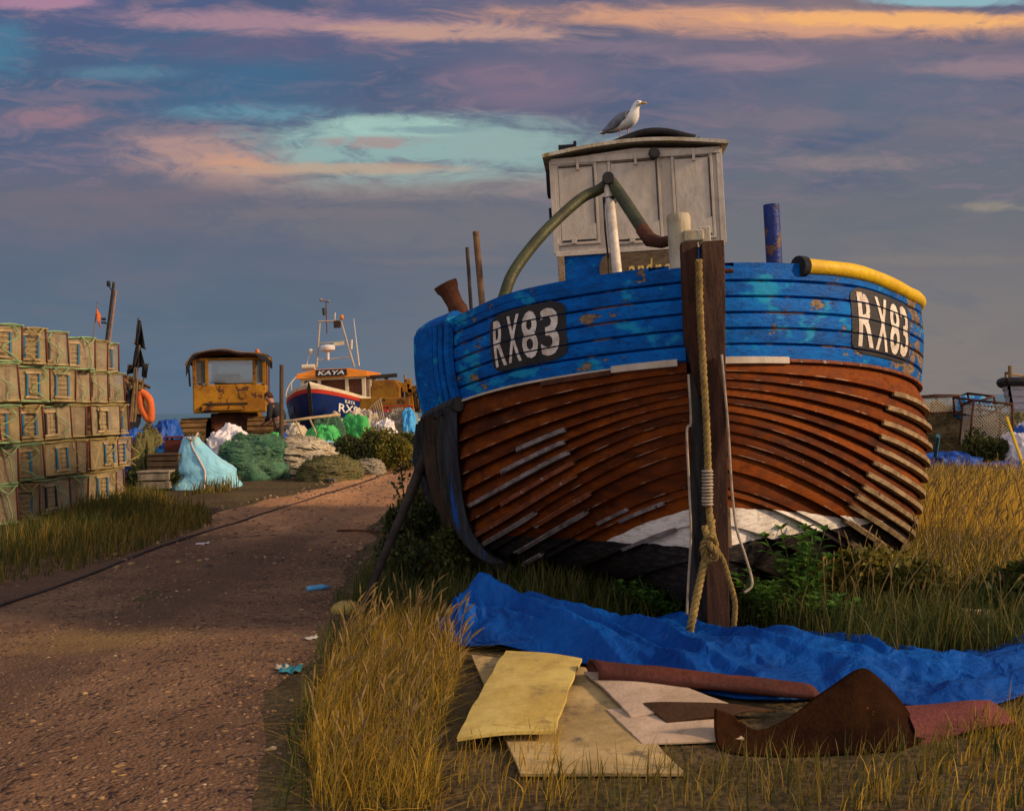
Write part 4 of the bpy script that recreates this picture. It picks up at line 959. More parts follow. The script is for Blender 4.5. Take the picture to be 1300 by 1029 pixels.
def make_pot(kind):
    """front (entrance) face is at -y; origin at the base centre"""
    t = thing('lobster_pot', '', 'lobster pot'); w, d, h = PW/2, PD/2, PH; rnd = random.Random(kind*11+3)
    mb = MB()
    for z in (.03, h-.02):
        mb.tube([(-w,-d,z),(w,-d,z),(w,d,z),(-w,d,z),(-w,-d,z)], .014, 6)
    mb.build('frame', M_GROPE if kind in (0, 4) else M_PFRAME, t, smooth=True)
    for x, y in ((-w,-d),(w,-d),(w,d),(w,0.)): mb = MB(); mb.tube([(x,y,.02),(x+rnd.uniform(-.012,.012),y,h-.02)], .010, 6); mb.build('upright', M_RED, t, smooth=True)
    mb = MB(); g = .006
    net_panel(mb, (-w,-d+g,.03), (1,0,0), (0,0,1), PW, h-.05, .028, .0026); net_panel(mb, (w-g,-d,.03), (0,1,0), (0,0,1), PD, h-.05, .028, .0026)
    net_panel(mb, (-w+g,-d,.03), (0,1,0), (0,0,1), PD, h-.05, .03, .0038); net_panel(mb, (-w,d-g,.03), (1,0,0), (0,0,1), PW, h-.05, .03, .0042); net_panel(mb, (-w,-d,h-.03), (1,0,0), (0,1,0), PW, PD, .03, .0042)
    mb.build('netting', M_NET if kind % 3 else M_NET2, t)
    mb = MB()
    for i in range(6): mb.box((-w+PW*(i+.5)/6, 0, .018), (.045, PD-.03, .014))
    for i in range(4): mb.box((-w*.02+.0, d*.2, .09+.08*i), (PW*.92, .012, .02), (0, rnd.uniform(-.25,.25), 0))
    for i in range(4): mb.box((w-.03, rnd.uniform(-.1,.1), .09+.08*i), (.010, PD*rnd.uniform(.4,.9), .018), (rnd.uniform(-.2,.2),0,0))
    for i in range(3): mb.beam((rnd.uniform(-.2,.2), -d+.02, .04), (rnd.uniform(-.2,.2), -d+.12, h-.06), .018, .012)
    mb.build('slats', M_SLAT, t)
    ew, ez0, ez1 = .075, .075, h-.085; ex = (-.06, .03, .08)[kind % 3]; em = M_EYEB if kind in (3, 6) else M_EYE
    mb = MB()
    for sx in (-1, 1): mb.box((ex+sx*ew, -d-.012, (ez0+ez1)/2), (.022,.014,ez1-ez0+.004))
    mb.box((ex, -d-.010, ez0+.004), (ew*2+.01,.006,.006)); e = mb.build('entrance', em, t)
    for z in (ez0, ez1): mb = MB(); mb.box((ex, -d-.014, z), (ew*2+.05,.02,.022), (0, rnd.uniform(-.06,.06), 0)); mb.build('entrance_bar', M_SLAT, e)
    mb = MB()
    for i in range(4): mb.box((ex, -d-.004, ez0+(ez1-ez0)*(i+1)/5), (ew*2+.01,.012,.011))
    mb.box((ex, -d-.003, (ez0+ez1)/2), (.006,.008,ez1-ez0)); mb.build('entrance_grid', M_SLAT, e)
    mb = MB(); a = rnd.uniform(-.2,.2); y = -d-.03
    pts = [(a,y+.01,h-.03),(a+rnd.uniform(-.06,.06),y-.02,h*.7),(a+rnd.uniform(-.16,.16),y-.025,h*.4),(a+rnd.uniform(-.1,.1),y-.02,.1),(a+rnd.uniform(.0,.16),y,.02)]
    mb.tube(bez(pts, 18), .0075, 6)
    if kind in (0, 2, 5):
        b0 = rnd.uniform(-.2,.1); mb.tube(bez([(b0,y,h),(b0+.10,y-.03,h-.09),(b0+.2,y,h-.005)], 12), .008, 6)
    mb.tube(bez([(-w,-d-.01,h-.01),(-.1,-d-.022,h-.025),(.1,-d-.014,h-.005),(w,-d-.01,h-.015)], 12), .009, 6)
    mb.tube(bez([(w+.012,-d,h-.01),(w+.02,-.1,h-.02),(w+.01,.15,h-.0),(w+.012,d,h-.015)], 12), .008, 6)
    mb.build('rope', (M_GROPE, M_YROPE)[kind % 2], t, smooth=True)
    return t
ORD = ['first','second','third','fourth','fifth','sixth','seventh','eighth','ninth']
ROWN = ['bottom','second lowest','middle','second highest','top']
def pots():
    kinds = [make_pot(k) for k in range(7)]; used = set(); rnd = random.Random(5)
    A = gp(-75, 693); A.z = 0; B_ = gp(151, 637); B_.z = 0
    n = 8; pitch = (B_-A)/(n-1)
    ang = math.atan2(pitch.y, pitch.x)
    for r in range(5):
        for c in range(n):
            k = rnd.randrange(7)
            t = kinds[k] if k not in used else copy_tree(kinds[k]); used.add(k)
            p = A + pitch*(c+.0) + Vector((rnd.uniform(-.08,.08)-.25, rnd.uniform(-.05,.05), .05+r*(PH+.005)))
            if r == 4: p.z -= .01*c*.4
            t.location = p; t.rotation_euler = (rnd.uniform(-.035,.035), rnd.uniform(-.04,.04), math.radians(52+rnd.uniform(-16,16)))
            door = {0:'green rope', 1:'buff rope', 2:'green looped rope', 3:'black entrance', 4:'green rope', 5:'buff looped rope', 6:'black entrance'}[k]
            tag(t, f'lobster pot with {door}, {ORD[n-1-c]} from the far end of the {ROWN[r]} row', 'lobster pot', 'lobster pots stacked beside the track')
    # a timber bearer below the stack
    mb = MB(); a = A+Vector((.15,-.2,.03)); b_ = B_+Vector((.1,.2,.03)); mb.beam(a, b_, .12, .06); tag(mb.build('timber_bearer', M_GREY), 'weathered timber lying under the stack of lobster pots', 'timber')
    # rear layer closes the stack behind the nets
    first = None
    for r in (0, 2, 4):
        for c in range(1, n, 2):
            p = A + pitch*c + Vector((-.92, .25, .05+r*(PH+.005))); t = copy_tree(kinds[(r+c) % 7])
            t.location = p; t.rotation_euler = (0,0,math.radians(52+rnd.uniform(-5,5)))
            tag(t, 'lobster pot in the hidden rear layer of the stack, behind the front pots', 'lobster pot', 'rear layer of the lobster pot stack')
pots()
# ---------------------------------------------------------------- heaps, bags, nets
def cloth(name, c1, c2, rough=.7, scale=3, bump=.012, dirt=None, spec=.3):
    m, N, b = newmat(name); v = N.obj(); n1 = N.noise(v, scale, 5, .6, .3); n2 = N.noise(v, scale*5, 4, .6)
    col = N.mix(N.sm(n1, .35, .68), C4(c1), C4(c2))
    if dirt: col = N.mix(N.sm(N.noise(v, scale*1.4, 6, .7), .55, .7, 0, .8), col, C4(dirt))
    w = N.m('ABSOLUTE', N.m('SUBTRACT', N.noise(v, scale*1.6, 4, .55, .8), .5))
    setp(N, b, color=col, rough=rough, spec=spec, normal=N.bump(N.m('ADD', N.m('MULTIPLY', w, -2.5), N.m('MULTIPLY', n2, .5)), bump*1.6)); return m
def netmat(name, cs, hole=.45, scale=70):
    """tangled netting: strands of three shades, real gaps through which what lies behind shows"""
    m, N, b = newmat(name); v = N.obj(); n1 = N.noise(v, 2.2, 5, .65, .6)
    col = N.ramp(n1, [(.25+.5*i/(len(cs)-1), C4(c)) for i, c in enumerate(cs)]); n2 = N.noise(N.scale(v, (3,3,14)), 6, 5, .7, 1.2); col = N.mix(N.sm(n2, .5, .7, 0, .6), col, tuple(x*.35 for x in cs[0][:3])+(1,))
    setp(N, b, color=col, rough=.9, spec=.15, normal=N.bump(N.m('ADD', n2, N.noise(v, scale, 2, .5)), .05)); return m
def heap(name, px0, px1, pyt, Y, mat, label, cat, depth=None, seed=0, power=3.2, crease=.10, peak=0., lean=0., parent=None, zb=0., res=84, fine_=.03, taper=.10):
    """soft lump standing on the ground: spans px0..px1 at distance Y, top seen at pyt"""
    w = (px1-px0)/F*Y/2; d = depth or w; Yc = Y+d*.8; L = at(px0, pyt, Yc); R = at(px1, pyt, Yc); w = (R.x-L.x)/2; c = (L+R)/2; H_ = max(.08, c.z-zb)
    vs = []; n = res; m = res//2; mb = MB(); rows = []
    for i in range(m+1):
        v = i/m; row = []
        for j in range(n):
            a = 2*math.pi*j/n
            ph = v*math.pi/2
            rr = math.cos(ph)**(2/power) if v < 1 else 0.; z = math.sin(ph)**(2/power*.9) if v > 0 else 0
            sx = abs(math.cos(a))**(2/2.6)*(1 if math.cos(a) >= 0 else -1); sy = abs(math.sin(a))**(2/2.6)*(1 if math.sin(a) >= 0 else -1)
            rr *= 1-taper*z
            p = Vector((sx*rr*w/(1-taper*.1), sy*rr*d, z*H_*(1-peak)))
            if peak: p.z += peak*H_*max(0, 1-rr*1.6)**1.5
            p.x += lean*w*z
            q = Vector((p.x/w*1.6+seed*3.1, p.y/d*1.6, p.z/max(H_, .3)*1.4+seed))
            q2 = q+Vector((noise.noise(q*1.3+Vector((5,0,0))), noise.noise(q*1.3+Vector((0,7,0))), 0))*.6
            f = (1-abs(noise.noise(q2))*2.6)*.55+(1-abs(noise.noise(q2*2.1))*2.6)*.4+(1-abs(noise.noise(q2*4.3))*2.2)*.2
            k = 1+crease*1.5*(f-.4); e = fine_*noise.noise(q*6)
            p = Vector((p.x*k, p.y*k, p.z*(1+crease*1.0*(f-.35)*min(1, z*2)) + e*z)); row.append(Vector((c.x, Y+d*.8, zb)) + p)
        rows.append(row)
    N0 = n
    vs = [p for r in rows for p in r]; fs = [(i*n+j, i*n+(j+1)%n, (i+1)*n+(j+1)%n, (i+1)*n+j) for i in range(m) for j in range(n)]
    mb.add(vs, fs); mb.f.append(tuple(range(n))[::-1])
    o = mb.build(name, mat, parent, smooth=True); 
    if label: tag(o, label, cat)
    if 'net' in name:
        vv = np.array(mb.v); vv -= np.array(o.location); k = len(vv); ns = 2600; rg = np.random.default_rng(seed+9); i0 = rg.integers(n, k-n-1, ns); st = rg.integers(-6, 7, ns); up = rg.integers(-2, 3, ns)*n
        i1 = np.clip(i0+st+up, 0, k-1); A_ = vv[i0]; B_ = vv[i1]; ctr = np.array([0, d*.8*0, 0]); M_ = (A_+B_)/2; out = M_*np.array([1,1,.6]); out[:,2] = np.abs(out[:,2])+.1; out /= np.linalg.norm(out, axis=1)[:,None]
        lift = rg.uniform(.0,.035,ns)[:,None]; sd_ = np.cross(B_-A_, out); sd_ /= (np.linalg.norm(sd_, axis=1)[:,None]+1e-6); wd = .006
        V = np.stack([A_-sd_*wd+out*.006, A_+sd_*wd+out*.006, M_+sd_*wd+out*(lift+.012), M_-sd_*wd+out*(lift+.012), B_-sd_*wd+out*.006, B_+sd_*wd+out*.006], 1).reshape(-1,3)
        b0 = (np.arange(ns)*6)[:,None]; Fc = np.concatenate([b0+np.array([[0,1,2,3]]), b0+np.array([[3,2,5,4]])])
        s = fast_mesh('loose_twine', V, Fc, 4, mat, {'rnd': np.repeat(rg.uniform(0,1,ns), 6)}); s.parent = o
    return o
C_LBLUE = cloth('pale_blue_woven', (.17,.42,.56), (.24,.52,.62), .6, 2, .012, (.42,.45,.36))
C_WHITE = cloth('white_woven', (.66,.62,.62), (.52,.48,.47), .65, 2.4, .014, (.45,.36,.28))
C_CREAM = cloth('cream_net', (.47,.40,.28), (.34,.28,.18), .8, 3, .014, (.24,.18,.11))
C_CREAM2 = cloth('off_white_net', (.52,.44,.34), (.36,.29,.2), .8, 3, .016, (.22,.16,.1))
C_BLUE = cloth('blue_sheet', (.004,.045,.24), (.006,.075,.36), .5, 2.5, .014)
C_SKY = cloth('sky_blue_sheet', (.03,.25,.55), (.05,.33,.62), .5, 3, .012)
C_SKY2 = cloth('faded_blue_woven', (.20,.36,.44), (.28,.42,.46), .6, 2.4, .014, (.36,.34,.26))
C_GREEN = cloth('green_sheet', (.03,.28,.06), (.05,.38,.09), .55, 3, .014, (.05,.16,.06))
C_TEAL = netmat('teal_nets', [(.05,.11,.05), (.08,.22,.13), (.16,.30,.17), (.08,.34,.24)])
C_GNET = netmat('olive_green_nets', [(.11,.10,.035), (.17,.18,.065), (.28,.23,.10), (.13,.26,.15)])
C_BNET = netmat('brown_nets', [(.10,.07,.03), (.20,.14,.06), (.30,.22,.10), (.16,.12,.055)])
C_PNET = netmat('pink_nets', [(.26,.16,.085), (.34,.24,.14), (.22,.19,.11), (.30,.27,.17)])
C_WNET = netmat('white_nets', [(.30,.24,.15), (.46,.38,.26), (.55,.48,.38), (.38,.28,.18)])
# big pale-blue sack with a seam: gathered at the neck, flat faced
def sack():
    Y = 16.2; rt = thing('bulk_bag', 'large pale blue woven sack standing on the edge of the track', 'bag', at(258, 622, Y)*1.0)
    rt.location.z = 0; bpy.context.view_layer.update()
    prof = [(0, 213, 303), (.18, 216, 301), (.36, 220, 296), (.52, 224, 284), (.70, 228, 270), (.86, 230, 259), (.97, 232, 254), (1.05, 234, 251)]
    zt = at(240, 558, Y+.4).z; n = 40; rows = []
    for i in range(25):
        t = i/24*1.05; x0 = at(interp(t, [p[0] for p in prof], [p[1] for p in prof]), 590, Y+.45).x; x1 = at(interp(t, [p[0] for p in prof], [p[2] for p in prof]), 590, Y+.45).x
        row = []; w = (x1-x0)/2; cx = (x0+x1)/2; d = .5*(1-.72*min(1,t))
        for j in range(n):
            a = 2*math.pi*j/n; sx = abs(math.cos(a))**.75*(1 if math.cos(a) >= 0 else -1); sy = abs(math.sin(a))**.75*(1 if math.sin(a) >= 0 else -1)
            q = Vector((sx*2.2, sy*2, t*2.4)); f = (1-abs(noise.noise(q))*2.4)*.5+(1-abs(noise.noise(q*2.6))*2.4)*.4+(1-abs(noise.noise(q*5.6))*2.)*.15
            k = 1+.15*(f-.4); row.append(Vector((cx+sx*w*k, Y+.5+sy*d*k, zt*t*(1+.02*f))) - rt.location)
        rows.append(row)
    mb = MB(); vs = [p for r in rows for p in r]; mb.add(vs, [(i*n+j, i*n+(j+1)%n, (i+1)*n+(j+1)%n, (i+1)*n+j) for i in range(24) for j in range(n)] + [tuple(range(24*n, 25*n))])
    mb.build('sack_body', C_LBLUE, rt, smooth=True)
    mb = MB(); pts = [rows[i][int(n*.78)]+Vector((0,-.012,0)) for i in range(25)]; mb.tube(pts, .016, 6); mb.build('seam', cloth('pale_pink_tape', (.5,.4,.36), (.42,.34,.3)), rt, smooth=True)
    mb = MB(); tp = rows[24]; c = sum(tp, Vector())/n; mb.tube(bez([tp[0], c+Vector((.14,-.1,.06)), c+Vector((.1,-.2,-.05)), tp[28]], 14), .016, 6); mb.build('loop', C_CREAM, rt, smooth=True)
sack()
heap('bulk_bag', 257, 323, 536, 18.2, C_WHITE, 'white woven sack with a peaked top behind the pale blue one', 'bag', .5, 2, 3.5, .16, .22, .0)
heap('blue_cloth', 245, 270, 565, 17.6, C_BLUE, 'small dark blue cloth tucked between the white and pale blue sacks', 'cloth', .3, 4)
heap('net_heap', 272, 368, 556, 17.9, C_TEAL, 'heap of teal green fishing net by the wooden post', 'net', .7, 5, 3.2, .15, fine_=.09)
nb_ = heap('net_bundle', 328, 437, 557, 18.4, C_CREAM, 'big cream net bundle tied with dark cords behind the wooden post', 'net', .75, 6, 2.9, .10, .0, -.12)
def cords(o, k, mat):
    mb = MB(); bb = [Vector(v.co) for v in o.data.vertices]; x0, x1 = min(v.x for v in bb), max(v.x for v in bb)
    for i in range(k):
        t0 = i/k; pts = []
        for j in range(15):
            x = x0+(x1-x0)*(.08+.84*j/14); zz = .18+.75*t0 - .22*(j/14) + .05*noise.noise((i*3, j*.4, 2))
            cand = [v for v in bb if v.y < .1 and abs(v.x-x) < .14]
            if not cand: continue
            zt = max(v.z for v in cand); tz = max(.05, min(zt*.98, zz)); b_ = min(cand, key=lambda v: abs(v.z-tz)+ .3*abs(v.x-x)); pts.append(Vector((x, b_.y-.03, tz)))
        if len(pts) > 3: mb.tube(bez(pts, 40), .014, 5)
    mb.build('cord', mat, o, smooth=True)
cords(nb_, 6, M_DARK)
heap('net_heap', 380, 458, 582, 17.4, C_GNET, 'low heap of olive and green netting at the track edge', 'net', .5, 7, 3.1, .14, fine_=.07)
heap('cloth_bundle', 334, 360, 551, 19.4, C_GREEN, 'small lime green bundle just beside the wooden post', 'bundle', .3, 8)
heap('cloth_bundle', 353, 366, 550, 19.8, C_BLUE, 'small blue bundle just behind the wooden post', 'bundle', .3, 28)
heap('bulk_bag', 360, 394, 540, 21.4, C_CREAM, 'rounded cream sack behind the post under the pale pole', 'bag', .5, 9, 3.3, .12)
heap('bulk_bag', 386, 434, 540, 20.6, C_GREEN, 'bright green sack slumped beside the dark bush', 'bag', .5, 10, 3.5, .12, .05)
heap('bulk_bag', 404, 444, 524, 23.0, C_CREAM, 'cream cloth sack with a pointed top below the bow of the blue and red boat', 'bag', .6, 11, 3.3, .16, .18)
heap('bulk_bag', 436, 484, 523, 23.2, C_CREAM2, 'tall off white sack against the second yellow tractor', 'bag', .6, 12, 3.5, .18, .05)
heap('green_cloth', 428, 472, 531, 22.6, C_GREEN, 'green cloth draped over the front of the off white sack', 'cloth', .3, 13, 3.1, .2)
heap('net_heap', 394, 440, 533, 22.2, C_TEAL, 'teal net lying over the green sack', 'net', .4, 14, 3.1, .2)
heap('net_heap', 482, 538, 524, 23.0, C_WNET, 'heap of white net behind the bushes beside the boat', 'net', .6, 15, 3.1, .14, fine_=.08)
heap('blue_cloth', 508, 530, 522, 22.9, C_SKY, 'sky blue cloth lying on the white net heap', 'cloth', .4, 16, 3.3, .12)
# junk on the left by the pots
heap('blue_tarp', 186, 231, 535, 19.4, C_BLUE, 'dark blue tarpaulin bundle below the sea line beside the tractor track', 'tarp', .6, 17, 3.2, .14)
heap('blue_tarp', 146, 190, 546, 16.8, C_BLUE, 'blue tarpaulin hanging over a heap next to the lobster pots', 'tarp', .5, 18, 3.5, .16, .08)
heap('net_heap', 166, 210, 544, 18.0, C_GNET, 'olive net heap between the two blue tarpaulins', 'net', .5, 19, 2.2, .16)
heap('green_cloth', 170, 196, 556, 16.6, C_GNET, 'olive green cloth slumped over the blue tarpaulin', 'cloth', .25, 20, 3.1, .25)
heap('blue_cloth', 190, 212, 572, 16.9, C_SKY, 'sky blue cloth between the crate and the green net', 'cloth', .25, 21)
def crate(name, px0, px1, py0, py1, Y, mat, label, d=.4, slats=3, rz=.0):
    a = at(px0, py0, Y); b_ = at(px1, py1, Y); w = b_.x-a.x; h = a.z-b_.z
    t = thing(name, label, 'crate', ((a.x+b_.x)/2, Y+d/2, b_.z), (0,0,rz))
    mb = MB(); s = h/slats; th = .02
    for k in range(slats):
        z = s*(k+.5)
        for sy in (-1, 1): mb.box((0, sy*(d/2-th/2), z), (w, th, s*.82))
        for sx in (-1, 1): mb.box((sx*(w/2-th/2), 0, z), (th, d-2*th-.002, s*.82))
    mb.build('side', mat, t, bevel=.004)
    for sx in (-1, 1):
        for sy in (-1, 1): mb = MB(); mb.box((sx*(w/2-th-.02), sy*(d/2-th-.02), h/2), (.036,.036,h-.004)); mb.build('corner_post', mat, t)
    mb = MB(); mb.box((0,0,.012), (w-2*th-.004, d-2*th-.004, .02)); mb.build('base', mat, t)
    mb = MB(); mb.box((0, 0, h+.01), (w+.03, d+.03, .025)); mb.build('rim', mat, t, bevel=.004)
    return t
crate('fish_box', 207, 233, 556, 616, 16.9, basic('dark_red_plastic', (.10,.022,.015), (.07,.016,.012), 5, .5), 'dark red fish box on the heap beside the pale blue sack', .45, 2, .12)
crate('fish_crate', 187, 228, 578, 600, 16.4, basic('brown_crate', (.10,.065,.035), (.06,.04,.025), 5, .8), 'brown wooden crate in front of the blue tarpaulin', .5, 3, -.05)
crate('fish_box', 174, 214, 600, 621, 16.1, basic('pale_crate', (.32,.27,.20), (.16,.13,.09), 5, .7), 'low pale crate in the grass under the brown wooden one', .5, 2, .03)
# wooden post and the pale rail beside it
p0 = gp(357, 603); mb = MB(); top = at(357.5, 463, p0.y); mb.tube([p0.lerp(top, i/8)+Vector((.006*noise.noise((i,1,1)),0,0)) for i in range(9)], [.045-.004*i/8 for i in range(9)], 8)
mb.v = [(x,y,z-.1 if z < .02 else z) for x,y,z in mb.v]; tag(mb.build('wooden_post', basic('brown_post', (.10,.062,.035), (.06,.038,.024), 5, .85, .006, 40, (8,8,1.5)), smooth='auto'), 'upright brown wooden post standing among the net heaps', 'post')
t = thing('hand_rail', 'pale pole propped level between the wooden post and the sacks', 'rail', at(378, 545, 20.5)); t.location.z = 0; bpy.context.view_layer.update()
a, b_ = w2l(t, at(350, 537, 20.4)), w2l(t, at(432, 526, 20.8)); mb = MB(); mb.tube([a, a.lerp(b_,.5)+Vector((0,0,.01)), b_], .03, 8); mb.build('pole', M_SLAT, t, smooth=True)
for f in (.3, .52): 
    p = a.lerp(b_, f); mb = MB(); mb.tube([p, p+Vector((.12,0,-.28)), (p.x+.16, p.y, 0)], .02, 6); mb.build('leg', M_SLAT, t, smooth=True)
# bent rake-like grid
t = thing('wire_grid', 'slanting grid of thin rods standing on the sacks by the red box', 'grid', at(480, 535, 22.5)); t.location.z = 0; bpy.context.view_layer.update()
mb = MB(); 
for k in range(6):
    a, b_ = w2l(t, at(470+2.6*k, 517-2.2*k, 22.6)), w2l(t, at(480+1.8*k, 540, 22.4)); mb.tube([a, b_, (b_.x, b_.y, .0)], .012, 5)
mb.build('rods', M_SLAT, t); mb = MB(); mb.tube([w2l(t, at(470, 517, 22.6)), w2l(t, at(484, 505, 22.6))], .016, 6); mb.build('cross_bar', M_SLAT, t)
crate('fish_box', 486, 523, 516, 583, 23.6, basic('red_plastic', (.42,.035,.025), (.32,.03,.02), 4, .5), 'bright red box in front of the second yellow tractor', .6, 2, 0)

heap('bulk_bag', 312, 350, 560, 19.6, C_WHITE, 'dirty white sack showing above the teal net beside the post', 'bag', .4, 61, 3., .14)
heap('net_heap', 366, 400, 556, 19.8, C_WNET, 'pale net between the cream sack and the green one', 'net', .4, 62, 3., .16)
heap('bulk_bag', 396, 430, 562, 19.4, C_SKY2, 'faded pale blue sack low in front of the green one', 'bag', .4, 63, 3., .14)
heap('net_heap', 432, 470, 560, 19.8, C_GNET, 'olive net lump behind the dark bush', 'net', .4, 64, 3., .16)
heap('net_heap', 232, 262, 556, 17.9, C_BNET, 'brown net lump between the red box and the white sack', 'net', .35, 65, 3., .16)

heap('bulk_bag', 472, 506, 535, 21.6, C_WHITE, 'white sack between the off white sack and the white net heap', 'bag', .4, 72, 3., .15)
heap('blue_cloth', 198, 226, 566, 17.2, C_BLUE, 'dark blue cloth bundled behind the brown crate', 'cloth', .3, 74, 3., .18)
heap('net_heap', 448, 486, 585, 18.6, C_WNET, 'pale net spread low at the edge of the track before the bushes', 'net', .35, 75, 3., .16)
# ---------------------------------------------------------------- yellow crawler tractor with cab
M_YEL = basic('rusty_yellow_paint', (.36,.165,.008), (.21,.085,.006), 1.8, .65, .006, 30, chip=(.07,.028,.012), chip_t=.54, chip_s=3.2, dirt=(.12,.05,.015), dirt_t=.6)
M_YEL2 = basic('dull_yellow_paint', (.27,.125,.009), (.15,.06,.007), 1.8, .7, .006, 30, chip=(.06,.026,.012), chip_t=.6, chip_s=4)
M_IRON = basic('dark_iron', (.035,.026,.02), (.018,.014,.012), 3, .8, .01, 40, dirt=(.09,.04,.018), dirt_t=.55)
M_TRACK = basic('muddy_track', (.17,.095,.03), (.08,.045,.02), 4, .85, .012, 50)
def glassmat():
    m, N, b = newmat('cab_glass'); b.inputs['Transmission Weight'].default_value = .0
    g = N.n('ShaderNodeBsdfGlossy', {'Color': (.8,.85,.9,1), 'Roughness': .06}); t = N.n('ShaderNodeBsdfTransparent', {'Color': (.66,.70,.70,1)})
    mx = N.n('ShaderNodeMixShader', {0: .12, 1: t.outputs[0], 2: g.outputs[0]}); N.t.links.new(mx.outputs[0], N.t.nodes['Material Output'].inputs[0]); return m
M_GLASS = glassmat()
M_DGLASS = basic('dark_glass', (.03,.028,.025), (.02,.018,.016), 3, .15, .001, 20)
def tracks(root, x0, x1, y0, y1, h, n=18):
    """one crawler track: belt loop, pads, wheels; along y"""
    w = x1-x0; cx = (x0+x1)/2; r = h/2; ya, yb = y0+r, y1-r; pth = []
    L1 = yb-ya; per = 2*L1+2*math.pi*r; tr = None
    mb = MB()
    for k in range(int(per/.17)):
        s = k*.17
        if s < L1: p = (ya+s, h); ang = 0
        elif s < L1+math.pi*r: q = (s-L1)/r; p = (yb+r*math.sin(q), r+r*math.cos(q)); ang = -q
        elif s < 2*L1+math.pi*r: p = (yb-(s-L1-math.pi*r), 0); ang = math.pi
        else: q = (s-2*L1-math.pi*r)/r; p = (ya-r*math.sin(q), r-r*math.cos(q)); ang = math.pi-q
        rot = Euler((ang, 0, 0)).to_matrix(); c = Vector((cx, p[0], p[1])); mb.box(c, (w, .15, .035), rot); mb.box(c + rot @ Vector((0, .05, .035)), (w, .02, .05), rot)
    tr = mb.build('crawler_track', M_TRACK, root)
    mb = MB()
    for y in (ya, yb): mb.tube([(x0+.05,y,r),(x1-.05,y,r)], r-.04, 18)
    for i in range(4): mb.tube([(x0+.08,ya+(yb-ya)*(i+1)/5,.16),(x1-.08,ya+(yb-ya)*(i+1)/5,.16)], .11, 12)
    mb.build('track_wheel', M_IRON, tr, smooth='auto')
    mb = MB(); mb.box((cx, (ya+yb)/2, r), (w*.6, yb-ya, h*.35)); mb.build('track_frame', M_IRON, tr, bevel=.02)
def tractor():
    Y = 24.; o = at(287, 523, Y); t = thing('crawler_tractor', 'rusty yellow crawler tractor with a square glazed cab, parked beyond the net heaps', 'tractor', (o.x, Y, 0), (0,0,math.radians(12))); bpy.context.view_layer.update()
    px = lambda x: (x-287)/F*Y; pz = lambda y: CAM_H+(522.3-y)/F*Y
    xl, xr = px(247), px(337); z0, z1, z2 = pz(523), pz(487), pz(454); dp = 1.55; w = xr-xl; cx = (xl+xr)/2
    mb = MB(); mb.box((cx, dp/2, (z0+z1)/2), (w, dp, z1-z0)); cab = mb.build('cab', M_YEL, t, bevel=.03)
    for x, y in ((xl+.045,.045),(px(323),.04),(xr-.04,.045),(xl+.045,dp-.05),(xr-.04,dp-.05),(px(264.5),.04)): mb = MB(); mb.box((x, y, (z1+z2)/2), (.085,.085,z2-z1+.02)); mb.build('window_pillar', M_YEL2, t, bevel=.01)
    mb = MB(); mb.box((cx, .04, z2-.02), (w-.01,.075,.07)); mb.box((cx, dp-.05, z2-.02), (w-.01,.075,.07)); mb.box((xl+.04, dp/2, z2-.022), (.07,dp-.1,.07)); mb.box((xr-.04, dp/2, z2-.022), (.07,dp-.1,.07))
    mb.build('window_head', M_YEL2, t, bevel=.01)
    mb = MB(); mb.box((px(294), .05, (z1+z2)/2), (px(322)-px(267)-.02, .012, z2-z1-.06)); mb.build('rear_window', M_GLASS, t)
    mb = MB(); mb.box((px(294), dp-.05, (z1+z2)/2+.02), (px(322)-px(267)+.1, .012, z2-z1-.09)); mb.build('front_window', M_GLASS, t)
    gg = basic('grimy_glass', (.10,.095,.075), (.06,.058,.05), 4, .3, .001)
    for c_, s_ in (((px(256), .05, (z1+z2)/2), (px(263)-px(249)-.03, .012, z2-z1-.06)), ((px(331), .05, (z1+z2)/2), (px(336)-px(325)-.02,.012,z2-z1-.06)), ((xl+.02, dp/2, (z1+z2)/2), (.012, dp-.3, z2-z1-.08))): mb = MB(); mb.box(c_, s_); mb.build('side_window', gg, t)
    mb = MB(); mb.box((px(287), .75, z1+.13), (.62,.16,.30)); mb.box((px(310), 1.2, z1+.07), (.35,.2,.14)); mb.build('seat', M_IRON, t, bevel=.04)
    P = []
    for i in range(19):
        u = i/18; x = px(241.5)+(px(342)-px(241.5))*u; z = interp(u, [0,.1,.45,.62,.93,1.], [pz(462),pz(449.5),pz(444.5),pz(448),pz(451),pz(456)])
        P.append([(x, -.14+ .03*noise.noise((u*5,1,1)), z-.05*(1 if i in (0,18) else .2)), (x,-.11,z), (x, dp*.5, z+.03), (x, dp+.1, z)])
    mb = MB(); mb.shell(P, .05); mb.build('roof', M_YEL2, t)
    mb = MB(); P = []
    for i in range(31):
        u = i/30; x = px(240.5)+(px(343)-px(240.5))*u; z = interp(u, [0,.1,.45,.62,.93,1.], [pz(461),pz(448.5),pz(443.8),pz(447),pz(450),pz(455)])+.012
        drop = interp(u, [0,.05,.12,.3,.6,.82,.9,1], [.32,.2,.05,.035,.05,.04,.16,.2])+.03*noise.noise((u*14,2,2)); P.append([(x,-.17,z-drop), (x,-.16,z-drop*.4), (x,-.12,z+.0), (x,dp*.5,z+.05), (x,dp+.12,z+.01), (x, dp+.14, z-.2)])
    mb.shell(P, .012); mb.build('torn_roof_cover', M_DARK, t)
    mb = MB(); mb.beam((px(243.5),-.12,pz(463)), (px(244.6),-.10,pz(489)), .05,.02); mb.build('hanging_rag', M_DARK, t)
    mb = MB(); mb.box((px(285), -.03, pz(518)), (px(308)-px(262),.06,.075)); mb.box((px(260.5), -.04, pz(517)), (.12,.08,.13)); mb.build('tow_bar', M_YEL, t, bevel=.01)
